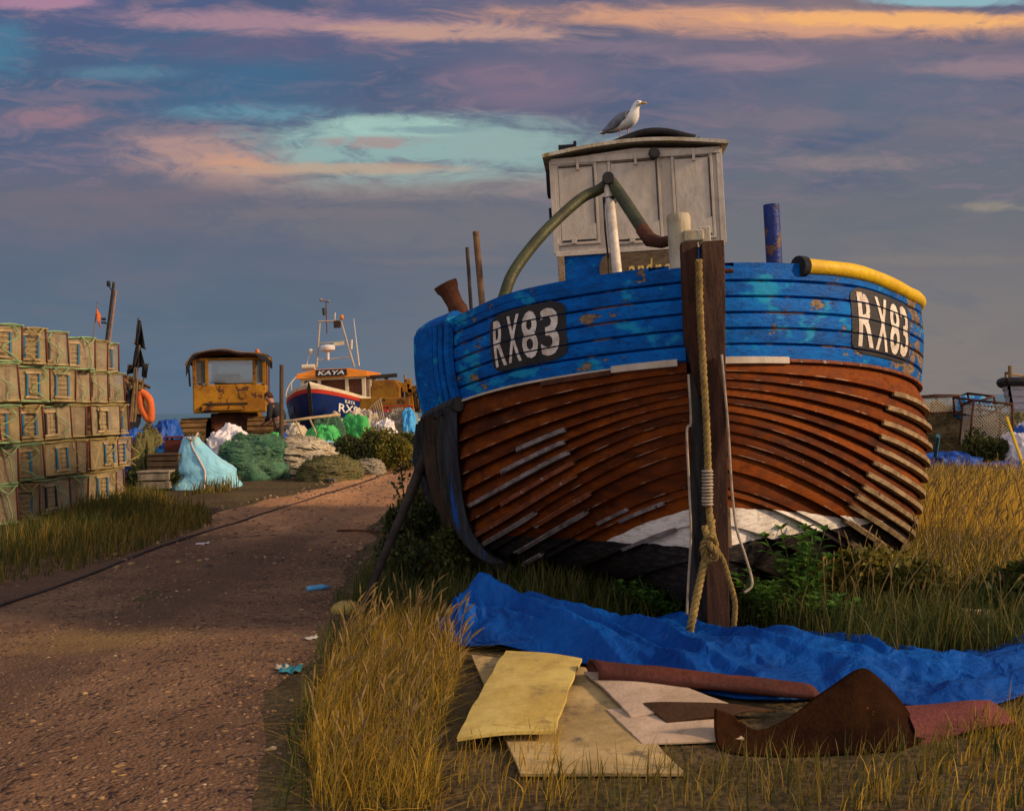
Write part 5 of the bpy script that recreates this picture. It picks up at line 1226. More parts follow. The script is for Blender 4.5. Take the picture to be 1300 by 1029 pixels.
    mb = MB(); mb.box((px(287), -.012, pz(511.5)), (px(313)-px(259),.03,.045)); mb.build('slot', M_IRON, t)
    mb = MB(); mb.lathe([(.09,.0),(.10,.02),(.075,.03),(.07,.02)], (px(308.5), -.0, pz(501)), 18, Matrix.Rotation(math.radians(90),3,'X')); mb.build('filler_cap', M_YEL2, t, smooth='auto')
    mb = MB(); mb.box((cx+.05, dp/2+.2, z0-.24), (w*.62, dp*.9, .46)); mb.box((cx+.05, .35, .55), (.9,.5,.7)); mb.build('chassis', M_RUST, t, bevel=.03)
    mb = MB(); mb.box((cx+.1, dp+1.2, 1.35), (1.05,1.9,.75)); mb.build('bonnet', M_YEL2, t, bevel=.06)
    tracks(t, px(231), px(263), -.35, 3.2, 1.06); tracks(t, px(313), px(345), -.35, 3.2, 1.06)
    mb = MB(); mb.tube([(px(341),.35,z0-.15),(px(340),.35,z0+.3),(px(341),.34,z2+.0)], .018, 6); mb.build('grab_rail', M_RED, t)
    mb = MB(); p = (px(327), .2, pz(449)); mb.lathe([(.05,0),(.06,.03),(.055,.10),(.02,.14)], p, 12); mb.build('beacon', basic('amber_lens', (.42,.13,.03), (.3,.09,.03), 6, .3), t, smooth=True)
    
tractor()
def tractor2():
    Y = 26.; o = at(497, 520, Y); t = thing('crawler_tractor', 'second yellow crawler tractor, low and without a cab, half hidden behind the big blue boat', 'tractor', (o.x, Y, 0)); bpy.context.view_layer.update()
    px = lambda x: (x-497)/F*Y; pz = lambda y: CAM_H+(517.5-y)/F*Y
    mb = MB(); pl = [(471,506),(471,491),(475,481),(502,481),(508,490),(508,506)]; mb.prism([(px(x),0,pz(y)) for x, y in pl][::-1], (0,1.1,0)); mb.build('engine_cover', M_YEL2, t, bevel=.03)
    mb = MB(); mb.box((px(489), .4, pz(512)), (px(524)-px(461), 1.0, pz(504)-pz(520))); mb.build('body', M_YEL2, t, bevel=.02)
    mb = MB(); mb.beam((px(468),.4,pz(477)), (px(503),.4,pz(475)), .12,.10); mb.tube([(px(489),.4,pz(476)),(px(489),.4,pz(482))], .05, 8); mb.build('canopy_arm', M_IRON, t, bevel=.01)
    mb = MB()
    for a, b_ in (((518,480),(522,524)), ((530,488),(532,524)), ((506,487),(520,490)), ((510,494),(531,497)), ((526,496),(533,506))): mb.beam((px(a[0]),.3,pz(a[1])), (px(b_[0]),.3,pz(b_[1])), .13,.13)
    mb.box((px(526), .7, pz(506)), (.55,.7,.7)); mb.build('lift_frame', M_YEL, t, bevel=.015)
    mb = MB(); mb.tube([(px(513.5),.3,pz(488)),(px(513.5),.3,pz(475))], .03, 8); mb.build('exhaust_pipe', M_PALE, t)
    mb = MB(); 
    for k in range(3): mb.tube(bez([(px(528+k*2),.2,pz(520)),(px(526+k*3),.15,pz(505)),(px(531+k),.2,pz(488)),(px(533),.25,pz(478-6*k))], 12), .018, 5)
    mb.build('hydraulic_hose', M_IRON, t)
    tracks(t, px(460), px(476), .0, 2.6, .85); tracks(t, px(518), px(536), .0, 2.6, .85)
tractor2()
# ---------------------------------------------------------------- person by the tractor
def person():
    Y = 23.3; o = at(358, 520, Y); t = thing('person', 'person in dark clothes bending forward beside the cab of the yellow tractor', 'person', (o.x, Y, 0), (0,0,math.radians(168))); bpy.context.view_layer.update()
    def skin(name, edges, mat, parent=t, sub=2):
        keys = []; idx = {}; es = []
        for ch in edges:
            for i, (p, r) in enumerate(ch):
                k = tuple(round(c, 4) for c in p)
                if k not in idx: idx[k] = len(keys); keys.append((p, r))
                if i: es.append((idx[tuple(round(c,4) for c in ch[i-1][0])], idx[k]))
        me = bpy.data.meshes.new(name); me.from_pydata([k[0] for k in keys], es, []); ob = bpy.data.objects.new(name, me); COL.objects.link(ob)
        m = ob.modifiers.new('skin', 'SKIN'); m.use_smooth_shade = True
        for i, (p, r) in enumerate(keys):
            sv = me.skin_vertices[0].data[i]; sv.radius = (r, r); sv.use_root = (i == 0)
        s = ob.modifiers.new('sub', 'SUBSURF'); s.levels = sub; s.render_levels = sub
        me.materials.append(mat); ob.parent = parent; return ob
    SK = basic('skin', (.36,.17,.10), (.30,.13,.08), 6, .6, .001); JK = basic('navy_jacket', (.016,.017,.022), (.024,.024,.03), 5, .85, .004); TR = basic('dark_trousers', (.02,.022,.03), (.03,.03,.035), 5, .85, .004); HR = basic('brown_hair', (.06,.025,.012), (.035,.015,.009), 20, .8)
    # x: forward (towards the tractor after rotation); bent at the hips
    pel = (0,0,.93); ch = (.10,0,1.18); nk = (.24,0,1.44); hd = (.31,0,1.52); top = (.36,0,1.64)
    chains = [[(pel,.135),(ch,.15),((.19,0,1.36),.13),(nk,.062),(hd,.085),((.345,0,1.585),.095),(top,.075)]]
    for s in (-1, 1):
        chains.append([(pel,.135),((.0,s*.10,.85),.095),((.03,s*.11,.48),.062),((-.02,s*.11,.10),.045),((.05,s*.115,.04),.045),((.15,s*.12,.03),.035)])
        wr = (.36,s*.17,1.0); chains.append([((.19,0,1.36),.13),((.20,s*.19,1.37),.065),((.21,s*.235,1.12),.048),(wr,.032),((.41,s*.165,.975),.036),((.445,s*.16,.955),.034)])
        for k in range(4):
            y = s*(.16+.012)-s*.026*k*.75+s*.012; L = (.9,1.,.95,.75)[k]
            chains.append([((.445,s*.16,.955),.034),((.475,y,.935),.0095),((.475+.03*L,y,.91),.009),((.48+.035*L,y,.885),.008)])
        chains.append([((.41,s*.165,.975),.036),((.42,s*.125,.96),.012),((.445,s*.108,.935),.010)])
    body = skin('body', chains, SK)
    jk = [[((0,0,.96),.165),(ch,.178),((.19,0,1.36),.152),((.225,0,1.42),.085)]]
    for s in (-1, 1): jk.append([((.19,0,1.36),.152),((.20,s*.20,1.375),.088),((.21,s*.238,1.12),.066),((.34,s*.178,1.015),.05)])
    skin('jacket', jk, JK, body)
    tr = [[((0,0,.97),.17),((0,0,.87),.155)]]
    for s in (-1, 1): tr.append([((0,0,.87),.14),((.0,s*.10,.80),.125),((.03,s*.11,.48),.095),((-.02,s*.11,.11),.08)])
    skin('trousers', tr, TR, body)
    mb = MB(); n = 14; mb.ball((.335,0,1.61), (.105,.096,.10), 14, 10); mb.v = [(x - (.03 if z < 1.6 else 0), y, max(z, 1.56+.12*max(0, x-.33))) for x, y, z in mb.v]; mb.build('hair', HR, body, smooth=True)
    mb = MB(); mb.tube([(.425,0,1.575),(.455,0,1.545),(.43,0,1.53)], [.008,.014,.010], 6); mb.build('nose', SK, body, smooth=True)
    for s in (-1, 1):
        mb = MB(); mb.ball((.42, s*.034, 1.578), .010, 8, 6); mb.build('eye', M_DARK, body, smooth=True)
        mb = MB(); mb.ball((.335, s*.094, 1.565), (.022,.01,.03), 8, 6); mb.build('ear', SK, body, smooth=True)
    mb = MB(); mb.box((.418,0,1.503), (.012,.042,.008)); mb.build('mouth', M_RED, body)
person()
# ---------------------------------------------------------------- far fishing boat
def gen_hull(L, B, zs, zk, bow_h, n=30, bluff=2.4):
    """simple round-bilge hull along +y from the stem; returns function p(s,v,side)"""
    def P(s, v, side):
        t = s/L; u = max(0., 1-t/.55); k = (1-u**bluff)**.62 if t < .55 else 1-.25*((t-.55)/.45)**2
        zg = zs+bow_h*max(0,1-t/.5)**1.7; z = zg+(zk-zg)*v; fl = min(1., max(0., 1-max(0, v-.35)/.65)**.6)
        fine_ = (1-.35*v*max(0,1-t*2.2))
        return Vector((side*(B/2*k*fl*fine_+.03), s - .35*(1-v)*max(0,1-t*4), z))
    return P
def far_boat():
    Y = 27.5; o = at(398, 500, Y); t = thing('fishing_boat', 'blue and red fishing boat with orange wheelhouse roof and radar mast', 'fishing boat', (o.x, Y, 0), (0,math.radians(-1),math.radians(-2.5))); bpy.context.view_layer.update()
    lw = lambda px, py, YY: w2l(t, at(px, py, YY))
    P = gen_hull(8.5, 3.0, 1.30, .05, .64); S = [8.5*(i/36)**1.5 for i in range(37)]
    NAVY = basic('navy_gloss', (.006,.022,.12), (.005,.015,.08), 2, .35, .002, 20); RED = basic('red_gloss', (.45,.04,.02), (.36,.03,.018), 2, .4); CRM = basic('cream_gloss', (.60,.52,.36), (.5,.42,.28), 2, .45, .002, dirt=(.25,.18,.1), dirt_t=.62); ORG = basic('orange_gloss', (.58,.19,.012), (.48,.15,.01), 2, .4)
    mb = MB(); hv = [.11,.16,.24,.35,.48,.6,.72,.82,.9,.96,1.]
    for sd in (-1,1):
        rows = [[P(s, v, sd) for s in S] for v in hv]; mb.grid(rows if sd > 0 else rows[::-1])
    hl = mb.build('hull', NAVY, t, smooth='auto')
    mb = MB()
    for sd in (-1,1):
        rows = [[P(s, v, sd)+Vector((sd*.012,0,0)) for s in S] for v in (.055,.115)]; mb.grid(rows if sd > 0 else rows[::-1])
    mb.build('red_band', RED, t, smooth='auto')
    mb = MB()
    for sd in (-1,1):
        rows = [[P(s, v, sd)+Vector((sd*dx,0,0)) for s in S] for v, dx in ((.0,0),(.055,0.008))]; mb.grid(rows if sd > 0 else rows[::-1])
    mb.grid([[Vector((P(s,0,-1).x*(1-2*k/8), s-.35*max(0,1-s/8.5*4), P(s,0,1).z+.10*(1-(2*k/8-1)**2))) for k in range(9)] for s in S]); mb.build('whaleback_deck', CRM, t, smooth='auto')
    mb = MB(); mb.prism([P(8.5,v,1) for v in hv]+[P(8.5,v,-1) for v in hv[::-1]], (0,-.05,0)); mb.build('transom', NAVY, t)
    mb = MB(); mb.beam((0,-.36,1.9),(0,0,.05),.07,.09,(1,0,0)); mb.build('stem', M_IRON, t)
    # wheelhouse
    y0, y1 = 2.6, 4.6; w = .98; zb = 1.5; zt = 2.02
    zr = CAM_H + (519.5-479)/F*(Y+2.7); zt = zr
    mb = MB(); mb.box((0,(y0+y1)/2,1.35),(w*2,y1-y0,.5)); mb.build('wheelhouse', CRM, t, bevel=.02)
    for x in (-w+.05,-.42,.42,w-.05): mb = MB(); mb.box((x,y0+.05,(1.6+zt)/2),(.10,.09,zt-1.6)); mb.build('window_pillar', CRM, t)
    for x in (-w+.05,w-.05):
        for y in (y1-.06,(y0+y1)/2): mb = MB(); mb.box((x,y,(1.6+zt)/2),(.09,.10,zt-1.6)); mb.build('window_pillar', CRM, t)
    for z, hh in ((zt-.03,.06),(1.625,.05)): mb = MB(); mb.box((0,y0+.05,z),(2*w-.02,.085,hh)); mb.build('window_rail', CRM, t)
    bg_ = basic('brown_tinted_glass', (.10,.035,.018), (.06,.025,.015), 2, .15, .0)
    for c_, s_ in (((0,y0+.07,(1.6+zt)/2),(2*w-.12,.012,zt-1.62)), ((w-.07,(y0+y1)/2,(1.6+zt)/2),(.012,y1-y0-.1,zt-1.62)), ((-w+.07,(y0+y1)/2,(1.6+zt)/2),(.012,y1-y0-.1,zt-1.62))): mb = MB(); mb.box(c_, s_); mb.build('window', bg_, t)
    rf = MB(); rf.prism([(-w-.12,y0-.18,zt),(w+.12,y0-.18,zt),(w+.10,y0-.05,zt+.16),(.5,y0+.0,zt+.27),(-.5,y0+.0,zt+.27),(-w-.10,y0-.05,zt+.16)][::-1], (0,y1-y0+.3,0)); rf = rf.build('roof', ORG, t, bevel=.02)
    mb = MB(); bx = .0; mb.box((bx,y0-.19,zt+.145),(.95,.03,.20)); nb = mb.build('name_board', M_BLACK, t)
    TX = basic('white_letter', (.7,.68,.64), (.6,.58,.55), 10, .6)
    map_flat(text_outline('KAYA', .015, .2), lambda u, v: Vector((bx-.40+.8*u, y0-.21, zt+.085+.12*v)), []).build('lettering', TX, nb)
    # bow lettering
    for sd in (-1, 1):
        for txt, s0, s1, v0, v1 in (('KAYA', .75, 1.15, .20, .14), ('RX89', .55, 1.5, .36, .22)):
            a, b_ = (s0, s1) if sd > 0 else (s1, s0)
            def fn(u, v):
                p = P(a+(b_-a)*u, v0+(v1-v0)*v, sd); return p+Vector((sd*.02,-.012,0))
            map_flat(text_outline(txt, .012), fn, [.25,.5,.75], [.5]).build('lettering', TX if sd > 0 else basic('dull_letter', (.22,.25,.34), (.16,.2,.3), 10), hl)  # left bow lettering has a duller, bluer tone than the right
    # mast gantry
    G = basic('galvanised_tube', (.42,.34,.25), (.30,.24,.18), 4, .5); ym = 3.3; YY = Y+3.2
    q = lambda px, py, dy=0.: lw(px, py, YY+dy)
    mb = MB()
    for a, b_ in (((402,466),(406,409)), ((450,466),(433,408)), ((404,408),(434,407.5))): mb.tube([q(*a), q(*b_)], .028, 8)
    mb.tube([q(403,457), q(446,453)], .02, 6); mb.tube([q(405,436), q(440,433)], .02, 6); mb.tube([q(402,466,.9), q(406,409)], .024, 6); mb.tube([q(450,466,.9), q(433,408)], .024, 6)
    mt = mb.build('mast_gantry', G, t, smooth='auto')
    mb = MB(); mb.tube([q(415,424), q(414,383)], .016, 6); mb.tube([q(407,382), q(418,383.5)], .014, 6); mb.build('mast_pole', M_RED, mt)
    mb = MB(); mb.ball(q(407.5,380.5), .05, 8, 6); mb.ball(q(417.5,382.5), .04, 8, 6); mb.build('wind_sensor', M_PALE, mt, smooth=True)
    mb = MB(); a = q(411,391); b_ = q(412,400); mb.tube([a, b_], .055, 10); mb.build('lamp_cluster', basic('dark_green_lamp', (.01,.05,.04), (.05,.02,.02), 12, .4), mt, smooth='auto')
    mb = MB(); c = q(428,411.5); mb.box(c, (.20,.12,.22)); mb.build('lamp_box', M_IRON, mt, bevel=.01)
    mb = MB(); c = q(434,402.5); mb.lathe([(.05,-.08),(.06,-.02),(.055,.05),(.02,.08)], c, 10); mb.build('amber_lamp', ORG, mt, smooth=True)
    mb = MB(); mb.tube([q(425,407), q(425.5,397)], .02, 6); mb.tube([q(446,443), q(446.5,431)], .035, 8); mb.build('aerial', CRM, mt)
    mb = MB(); mb.tube([q(456,464), q(449,404)], [.024,.01], 6); mb.build('whip_aerial', CRM, mt)
    mb = MB(); c = q(416,442); mb.lathe([(.04,-.36),(.045,-.13),(.16,-.08),(.22,-.05),(.235,.04),(.20,.09),(.05,.11)], c, 18); mb.build('radar_dome', basic('white_gloss', (.62,.58,.54), (.52,.48,.45), 4, .4), mt, smooth='auto')
    mb = MB(); a, b_ = q(424,437), q(437,435.5); mb.beam(a, b_, .06,.10); mb.build('light_bar', CRM, mt)
    mb = MB(); mb.tube([q(389,464), q(394,447)], .014, 6); mb.lathe([(.03,-.08),(.07,0),(.07,.07),(.03,.10)], q(394.5,447), 10); mb.build('satellite_dome', CRM, mt, smooth='auto')
    mb = MB(); c = q(392,466); mb.tube([c+Vector((-.20,0,0)), c+Vector((.20,0,.0))], .09, 10); mb.build('life_raft_canister', CRM, t, smooth='auto')
    mb = MB(); mb.tube(bez([lw(365,512,Y+1.9), lw(363,500,Y+2.), lw(368,488,Y+2.2), lw(377,477,Y+2.6)], 16), .022, 6); mb.tube([lw(370,506,Y+1.9), lw(370,487,Y+2.2)], .018, 6); mb.build('bow_rail', G, t)
    for x in (-.95, .95): mb = MB(); mb.beam((x,2.5,0),(x,2.5,1.0),.15,.15); mb.build('chock', M_GREY, t)
far_boat()
# ---------------------------------------------------------------- dark boat, buoys and flags beyond the pots
def dark_boat():
    Y = 20.5; o = at(172, 520, Y); t = thing('fishing_boat', 'dark hulled boat lying beyond the lobster pots under black flags', 'boat', (o.x-.3, Y, 0), (0,0,math.radians(40))); bpy.context.view_layer.update()
    P = gen_hull(6., 2.1, 1.42, .05, .35); S = [6*(i/24)**1.4 for i in range(25)]; mb = MB()
    DK = basic('black_blue_paint', (.012,.014,.025), (.02,.02,.028), 3, .6, .003)
    for sd in (-1,1):
        rows = [[P(s,v,sd) for s in S] for v in (0,.15,.35,.5,.65,.8,.9,1.)]; mb.grid(rows if sd > 0 else rows[::-1])
    mb.build('hull', DK, t, smooth='auto')
    mb = MB(); mb.grid([[Vector((P(s,0,-1).x*(1-2*k/6), P(s,0,1).y, P(s,0,1).z-.12)) for k in range(7)] for s in S]); mb.build('deck', M_DECK, t)
    mb = MB()
    for sd in (-1,1): mb.tube([P(s,0,sd) for s in S], .035, 6)
    mb.build('gunwale', M_GREY, t)
    return t
dark_boat()
M_FLAG = cloth('black_flag_cloth', (.012,.011,.013), (.022,.018,.018), .85, 4, .01)
M_FLAGY = cloth('yellow_flag_cloth', (.42,.27,.02), (.3,.2,.02), .85, 4, .01)
M_FLAGO = cloth('orange_cloth', (.60,.12,.02), (.45,.09,.02), .8, 4, .01)
M_BAMB = basic('cane', (.22,.14,.06), (.13,.08,.04), 6, .7)
def dan(px0, py0, px1, py1, Y, flag, label, fl=None, cat='marker flag'):
    a, b_ = at(px0, py0, Y), at(px1, py1, Y); d = (a-b_).normalized(); base = b_ - d*((b_.z-1.1)/d.z if d.z > .2 else .5)
    t = thing('marker_flag', label, cat, base); bpy.context.view_layer.update()
    p = w2l(t, a); mb = MB(); mb.tube([(0,0,0), p*.5, p], .018, 6); mb.build('cane', M_BAMB, t)
    if flag:
        P = []; pts = [Vector(x) for x in fl]
        for i in range(9):
            u = i/8; l = pts[0].lerp(pts[1], u); r = pts[3].lerp(pts[2], u); P.append([w2l(t, at(*(l.lerp(r, j/5))[:2], Y-.02+.10*math.sin(j*1.7+u*4))) for j in range(6)])
        mb = MB(); mb.shell(P, .008); mb.build('flag', flag, t, smooth=True)
def pf(*c): return [(x, y, 0) for x, y in c]
dan(176, 403, 170, 500, 20.2, M_FLAG, 'tallest black marker flag rising over the dark boat', pf((174.5,404),(172,438),(185,444),(179,408)))
dan(175, 418, 168, 505, 20.35, M_FLAGY, 'marker flag with a small yellow and black cloth below the tallest flag', pf((175,420),(170,437),(174,438),(176,421)))
dan(177, 438, 173, 506, 20.0, M_FLAG, 'wide black marker flag hanging in the middle of the bundle', pf((172,439),(168,466),(185,466),(178,439)))
dan(187, 461, 176, 510, 20.1, M_FLAG, 'small black marker flag leaning out of the bundle', pf((181,463),(180,478),(186,480),(189,461)))
dan(163, 462, 160, 510, 20.5, M_FLAG, 'short black marker flag nearest the lobster pots', pf((163,462),(161,474),(170,474),(170,464)))
for k, (a, b_, c, d) in enumerate(((190,492,164,482),(155,478,176,505),(158,476,170,512),(186,488,172,510),(169,480,165,512),(178,482,173,512))):
    A_, B_ = at(a, b_, 20.2+.1*k), at(c, d, 20.4+.1*k); mb = MB(); mb.tube([A_, A_.lerp(B_,.5)+Vector((0,0,.02)), B_], .028, 6); tag(mb.build('driftwood_stave', M_BAMB if k % 2 else M_RUST, smooth=True), 'bare wooden stave in the bundle on the dark boat under the flags', 'stave', 'bare staves bundled on the dark boat')
heap('net_heap', 154, 182, 484, 20.6, C_BNET, 'brown net piled on the dark boat around the flag poles', 'net', .45, 31, 3.0, .2, zb=1.25)
t = thing('lifebuoy', 'limp orange lifebuoy hanging at the bow of the dark boat', 'lifebuoy', at(184, 512, 19.7)); bpy.context.view_layer.update()
mb = MB(); pts = [w2l(t, at(x, y, 19.7)) for x, y in ((179,497),(178,507),(180,519),(186,529),(191,533),(192,522),(190,508),(185,501),(179,497))]; mb.tube(bez(pts, 40), [.07]*41 if len(bez(pts,40)) == 41 else .07, 10); mb.build('ring', M_FLAGO, t, smooth=True)
# mast with lamp and the orange flag beyond the stack
t = thing('mast', 'thin leaning mast with a lamp rising behind the lobster pots', 'mast', (at(135,480,24).x, 24, 0)); bpy.context.view_layer.update()
mb = MB(); a, b_ = w2l(t, at(134, 440, 24)), w2l(t, at(144.5, 358, 24)); d = (b_-a); mb.tube([a - d*(a.z/d.z), a, b_], .035, 8); mb.build('pole', M_IRON, t)
mb = MB(); a, b_ = w2l(t, at(138, 440, 24.1)), w2l(t, at(147, 369, 24.1)); d = (b_-a); mb.tube([a - d*(a.z/d.z), a, b_], .032, 8); mb.build('brace_pole', basic('pale_rust_pole', (.27,.17,.13), (.2,.13,.1), 6), t)
mb = MB(); mb.tube([w2l(t, at(142.5,370,24)), w2l(t, at(138,363,24))], .012, 5); mb.build('bracket', M_IRON, t)
mb = MB(); c = w2l(t, at(137.8,360,24)); mb.lathe([(.03,-.07),(.045,-.04),(.045,.05),(.02,.07)], c, 10); mb.build('lamp', M_BLACK, t, smooth='auto')
mb = MB(); mb.box(w2l(t, at(131.5,405,24)), (.09,.05,.06)); mb.box(w2l(t, at(131.5,409.5,24)), (.10,.05,.04)); mb.tube([w2l(t, at(131,410,24)), w2l(t, at(138,411,24))], .012, 5); mb.build('side_lamp', M_BLACK, t)
t = thing('flag_pole', 'small orange flag on a white stick behind the top of the pot stack', 'flag', (at(121,480,22).x, 22, 0)); bpy.context.view_layer.update()
a, b_ = w2l(t, at(119.5, 418, 22)), w2l(t, at(124, 383, 22)); d = b_-a; mb = MB(); mb.tube([a-d*(a.z/d.z), b_], .012, 6); mb.build('stick', M_PALE2, t)
P = [[w2l(t, at(x+j*1.2, y+j*2.2, 22-.06*math.sin(i+j))) for j in range(5)] for i, (x, y) in enumerate(((122.5,391),(122.3,397),(122.4,403),(124,409)))]; mb = MB(); mb.shell(P, .01); mb.build('flag', M_FLAGO, t, smooth=True)
# ---------------------------------------------------------------- right-hand junk and white boat
def white_boat():
    Y = 25.; o = at(1294, 505, Y); t = thing('fishing_boat', 'white clinker boat with a black rail beyond the net heaps', 'boat', (o.x-.05, Y, 0), (0,0,math.radians(-62))); bpy.context.view_layer.update()
    P = gen_hull(7., 2.4, 1.36, .05, .25); S = [7*(i/26)**1.4 for i in range(27)]; W_ = basic('lilac_white_paint', (.42,.40,.44), (.33,.31,.35), 3, .6, .003)
    mb = MB(); nS = 9
    for sd in (-1,1):
        for j in range(nS):
            v0, v1 = .06+j*.94/nS, .06+(j+1)*.94/nS; rows = [[P(s,v,sd)+Vector((sd*o_,-o_*.7,0)) for s in S] for v, o_ in ((v0,0),(v1,.022),(v1+.001,0))]; mb.grid(rows if sd > 0 else rows[::-1])
    mb.build('hull', W_, t, smooth='auto')
    mb = MB()
    for sd in (-1,1): mb.tube([P(s,.02,sd)+Vector((0,-.03,-.02)) for s in S], .11, 8)
    mb.build('rail', M_BLACK, t, smooth='auto')
    mb = MB(); mb.grid([[Vector((P(s,.1,-1).x*(1-2*k/6), P(s,.1,1).y, P(s,.1,1).z)) for k in range(7)] for s in S]); mb.build('deck', M_DECK, t)
    mb = MB(); z = 1.84
    mb.tube([(0,-.25,1.5),(0,-.25,1.95)], .05, 8)
    for s in (.8, 1.8): mb.tube([P(s,0,-1), P(s,0,-1)+Vector((0,0,.3))], .03, 6)
    mb.tube([(0,-.2,1.80), P(.8,0,-1)+Vector((0,0,.26)), P(1.8,0,-1)+Vector((0,0,.28)), P(3.2,0,-1)+Vector((0,0,.28))], .03, 6); mb.build('hand_rail', M_BAMB, t)
white_boat()
def framed(name, px0, px1, py0, py1, Y, d, label, net=True, skew=.1):
    a, b_ = at(px0, py0, Y), at(px1, py1, Y); w = b_.x-a.x; h = a.z-max(0., b_.z)
    t = thing(name, label, 'fish trap', ((a.x+b_.x)/2, Y+d/2, max(0, b_.z)), (skew*.3,-skew*.5,skew)); mb = MB(); x, y = w/2, d/2
    for z in (.02, h): mb.tube([(-x,-y,z),(x*(.8 if z > .1 else 1),-y,z),(x*(.8 if z > .1 else 1),y,z),(-x,y,z),(-x,-y,z)], .02, 6)
    for sx, sy in ((-1,-1),(1,-1),(1,1),(-1,1)): mb.tube([(sx*x,sy*y,.02),(sx*x*(.8 if sx > 0 else 1),sy*y,h)], .018, 6)
    mb.build('frame', M_RUST, t, smooth=True)
    if net:
        mb = MB(); net_panel(mb, (-x,-y+.01,.02), (1,0,0), (0,0,1), w*.88, h-.03, .05, .005); net_panel(mb, (-x,y-.01,.02), (1,0,0), (0,0,1), w*.9, h-.03, .05, .005); net_panel(mb, (-x+.01,-y,.02), (0,1,0), (0,0,1), d, h-.03, .05, .005); mb.build('netting', M_NET2, t)
framed('framed_fish_trap', 1168, 1222, 503, 524, 16.5, .8, 'low box frame covered in torn net behind the curve of the blue boat', True, .05)
framed('framed_fish_trap', 1233, 1262, 503, 525, 15.6, .5, 'small open frame with a blue sheet caught behind it', False, .4)
framed('framed_fish_trap', 1240, 1292, 513, 566, 15.2, .8, 'large leaning net frame in front of the white boat', True, -.25)
heap('net_heap', 1150, 1228, 520, 16.6, C_BNET, 'big brown heap of old net behind the blue boat', 'net', .9, 41, 3.2, .16, fine_=.08)
heap('net_heap', 1212, 1262, 528, 16.2, C_BNET, 'brown net heap under the small open frame', 'net', .7, 42, 3.0, .18, fine_=.08)
heap('net_heap', 1236, 1312, 530, 17.6, C_GNET, 'olive heap of netting below the white boat', 'net', .8, 43, 3.0, .18, fine_=.08)
heap('blue_cloth', 1215, 1253, 505, 16.4, C_SKY, 'sky blue sheet caught on top of the net heaps', 'cloth', .35, 44, 3.0, .22, zb=.85)
heap('blue_tarp', 1160, 1242, 577, 14.6, C_BLUE, 'low dark blue tarpaulin at the far edge of the dry grass', 'tarp', .5, 45, 3.3, .2)
heap('blue_tarp', 1238, 1330, 588, 14.0, C_BLUE, 'dark blue tarpaulin half buried in grass by the white sack', 'tarp', .5, 46, 3.3, .2)
heap('net_heap', 1168, 1248, 597, 13.4, C_PNET, 'low pinkish net heap in the dry grass', 'net', .45, 47, 3.0, .18, fine_=.06)
heap('bulk_bag', 1271, 1312, 553, 14.6, C_WHITE, 'round white sack in the grass by the large net frame', 'bag', .45, 48, 3.0, .14)
heap('bulk_bag', 1292, 1325, 537, 15.4, C_WHITE, 'second white sack leaning against the far end of the net frame', 'bag', .4, 50, 3.0, .14)
heap('blue_cloth', 1277, 1312, 546, 15.0, C_BLUE, 'bright blue cloth lying across the white sacks', 'cloth', .25, 49, 3.0, .2)
mb = MB(); a, b_ = gp(1184, 603), at(1191, 553, 13.9); mb.tube([a, b_], .028, 8); tag(mb.build('stake', basic('pale_blue_stake', (.06,.22,.30), (.05,.17,.22), 8), smooth='auto'), 'pale blue stake standing in front of the brown net heap', 'stake')
mb = MB(); a, b_ = at(1278, 530, 15.0), at(1287, 556, 14.5); d = b_-a; mb.tube([a, b_, a+d*((a.z)/-d.z)], .022, 6); tag(mb.build('stake', m_y, smooth='auto'), 'thin yellow stake leaning beside the white sack', 'stake')
mb = MB(); a, b_ = gp(1222, 807), gp(1262, 803); mb.beam(a+Vector((0,0,.12)), b_+Vector((0,0,.10)), .05, .04); tag(mb.build('broken_plank', M_SLAT, bevel=.004), 'short broken plank in the green grass beyond the tarpaulin', 'plank')
# ---------------------------------------------------------------- vegetation
G_GOLD = leafmat('dry_golden_grass', [(.20,.12,.012), (.36,.215,.022), (.48,.30,.038), (.28,.20,.026)], .35)
G_STRAW = leafmat('straw_field_grass', [(.40,.25,.03), (.58,.37,.045), (.70,.46,.07), (.42,.31,.05)], .4)
G_MIX = leafmat('green_gold_grass', [(.045,.055,.012), (.085,.08,.016), (.16,.12,.022), (.26,.165,.03)], .35)
G_GREEN = leafmat('rank_green_grass', [(.022,.038,.010), (.04,.06,.014), (.075,.085,.018), (.14,.11,.025)], .35)
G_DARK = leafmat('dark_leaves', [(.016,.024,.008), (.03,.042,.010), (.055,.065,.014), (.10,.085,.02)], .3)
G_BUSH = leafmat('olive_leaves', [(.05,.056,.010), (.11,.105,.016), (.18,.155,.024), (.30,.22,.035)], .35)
G_WEED = leafmat('weed_leaves', [(.03,.085,.014), (.06,.15,.022), (.11,.22,.035)], .4)
M_STEMG = basic('green_stem', (.06,.085,.02), (.04,.06,.015), 8, .8); M_TWIG = basic('dry_twig', (.10,.065,.03), (.06,.04,.02), 8, .85)
M_SEED = basic('seed_head', (.20,.13,.04), (.12,.08,.03), 20, .9)
def in_poly(P, x, y):
    c = np.zeros(len(x), bool); n = len(P); j = n-1
    for i in range(n):
        xi, yi = P[i]; xj, yj = P[j]
        c ^= ((yi > y) != (yj > y)) & (x < (xj-xi)*(y-yi)/(yj-yi+1e-12)+xi); j = i
    return c
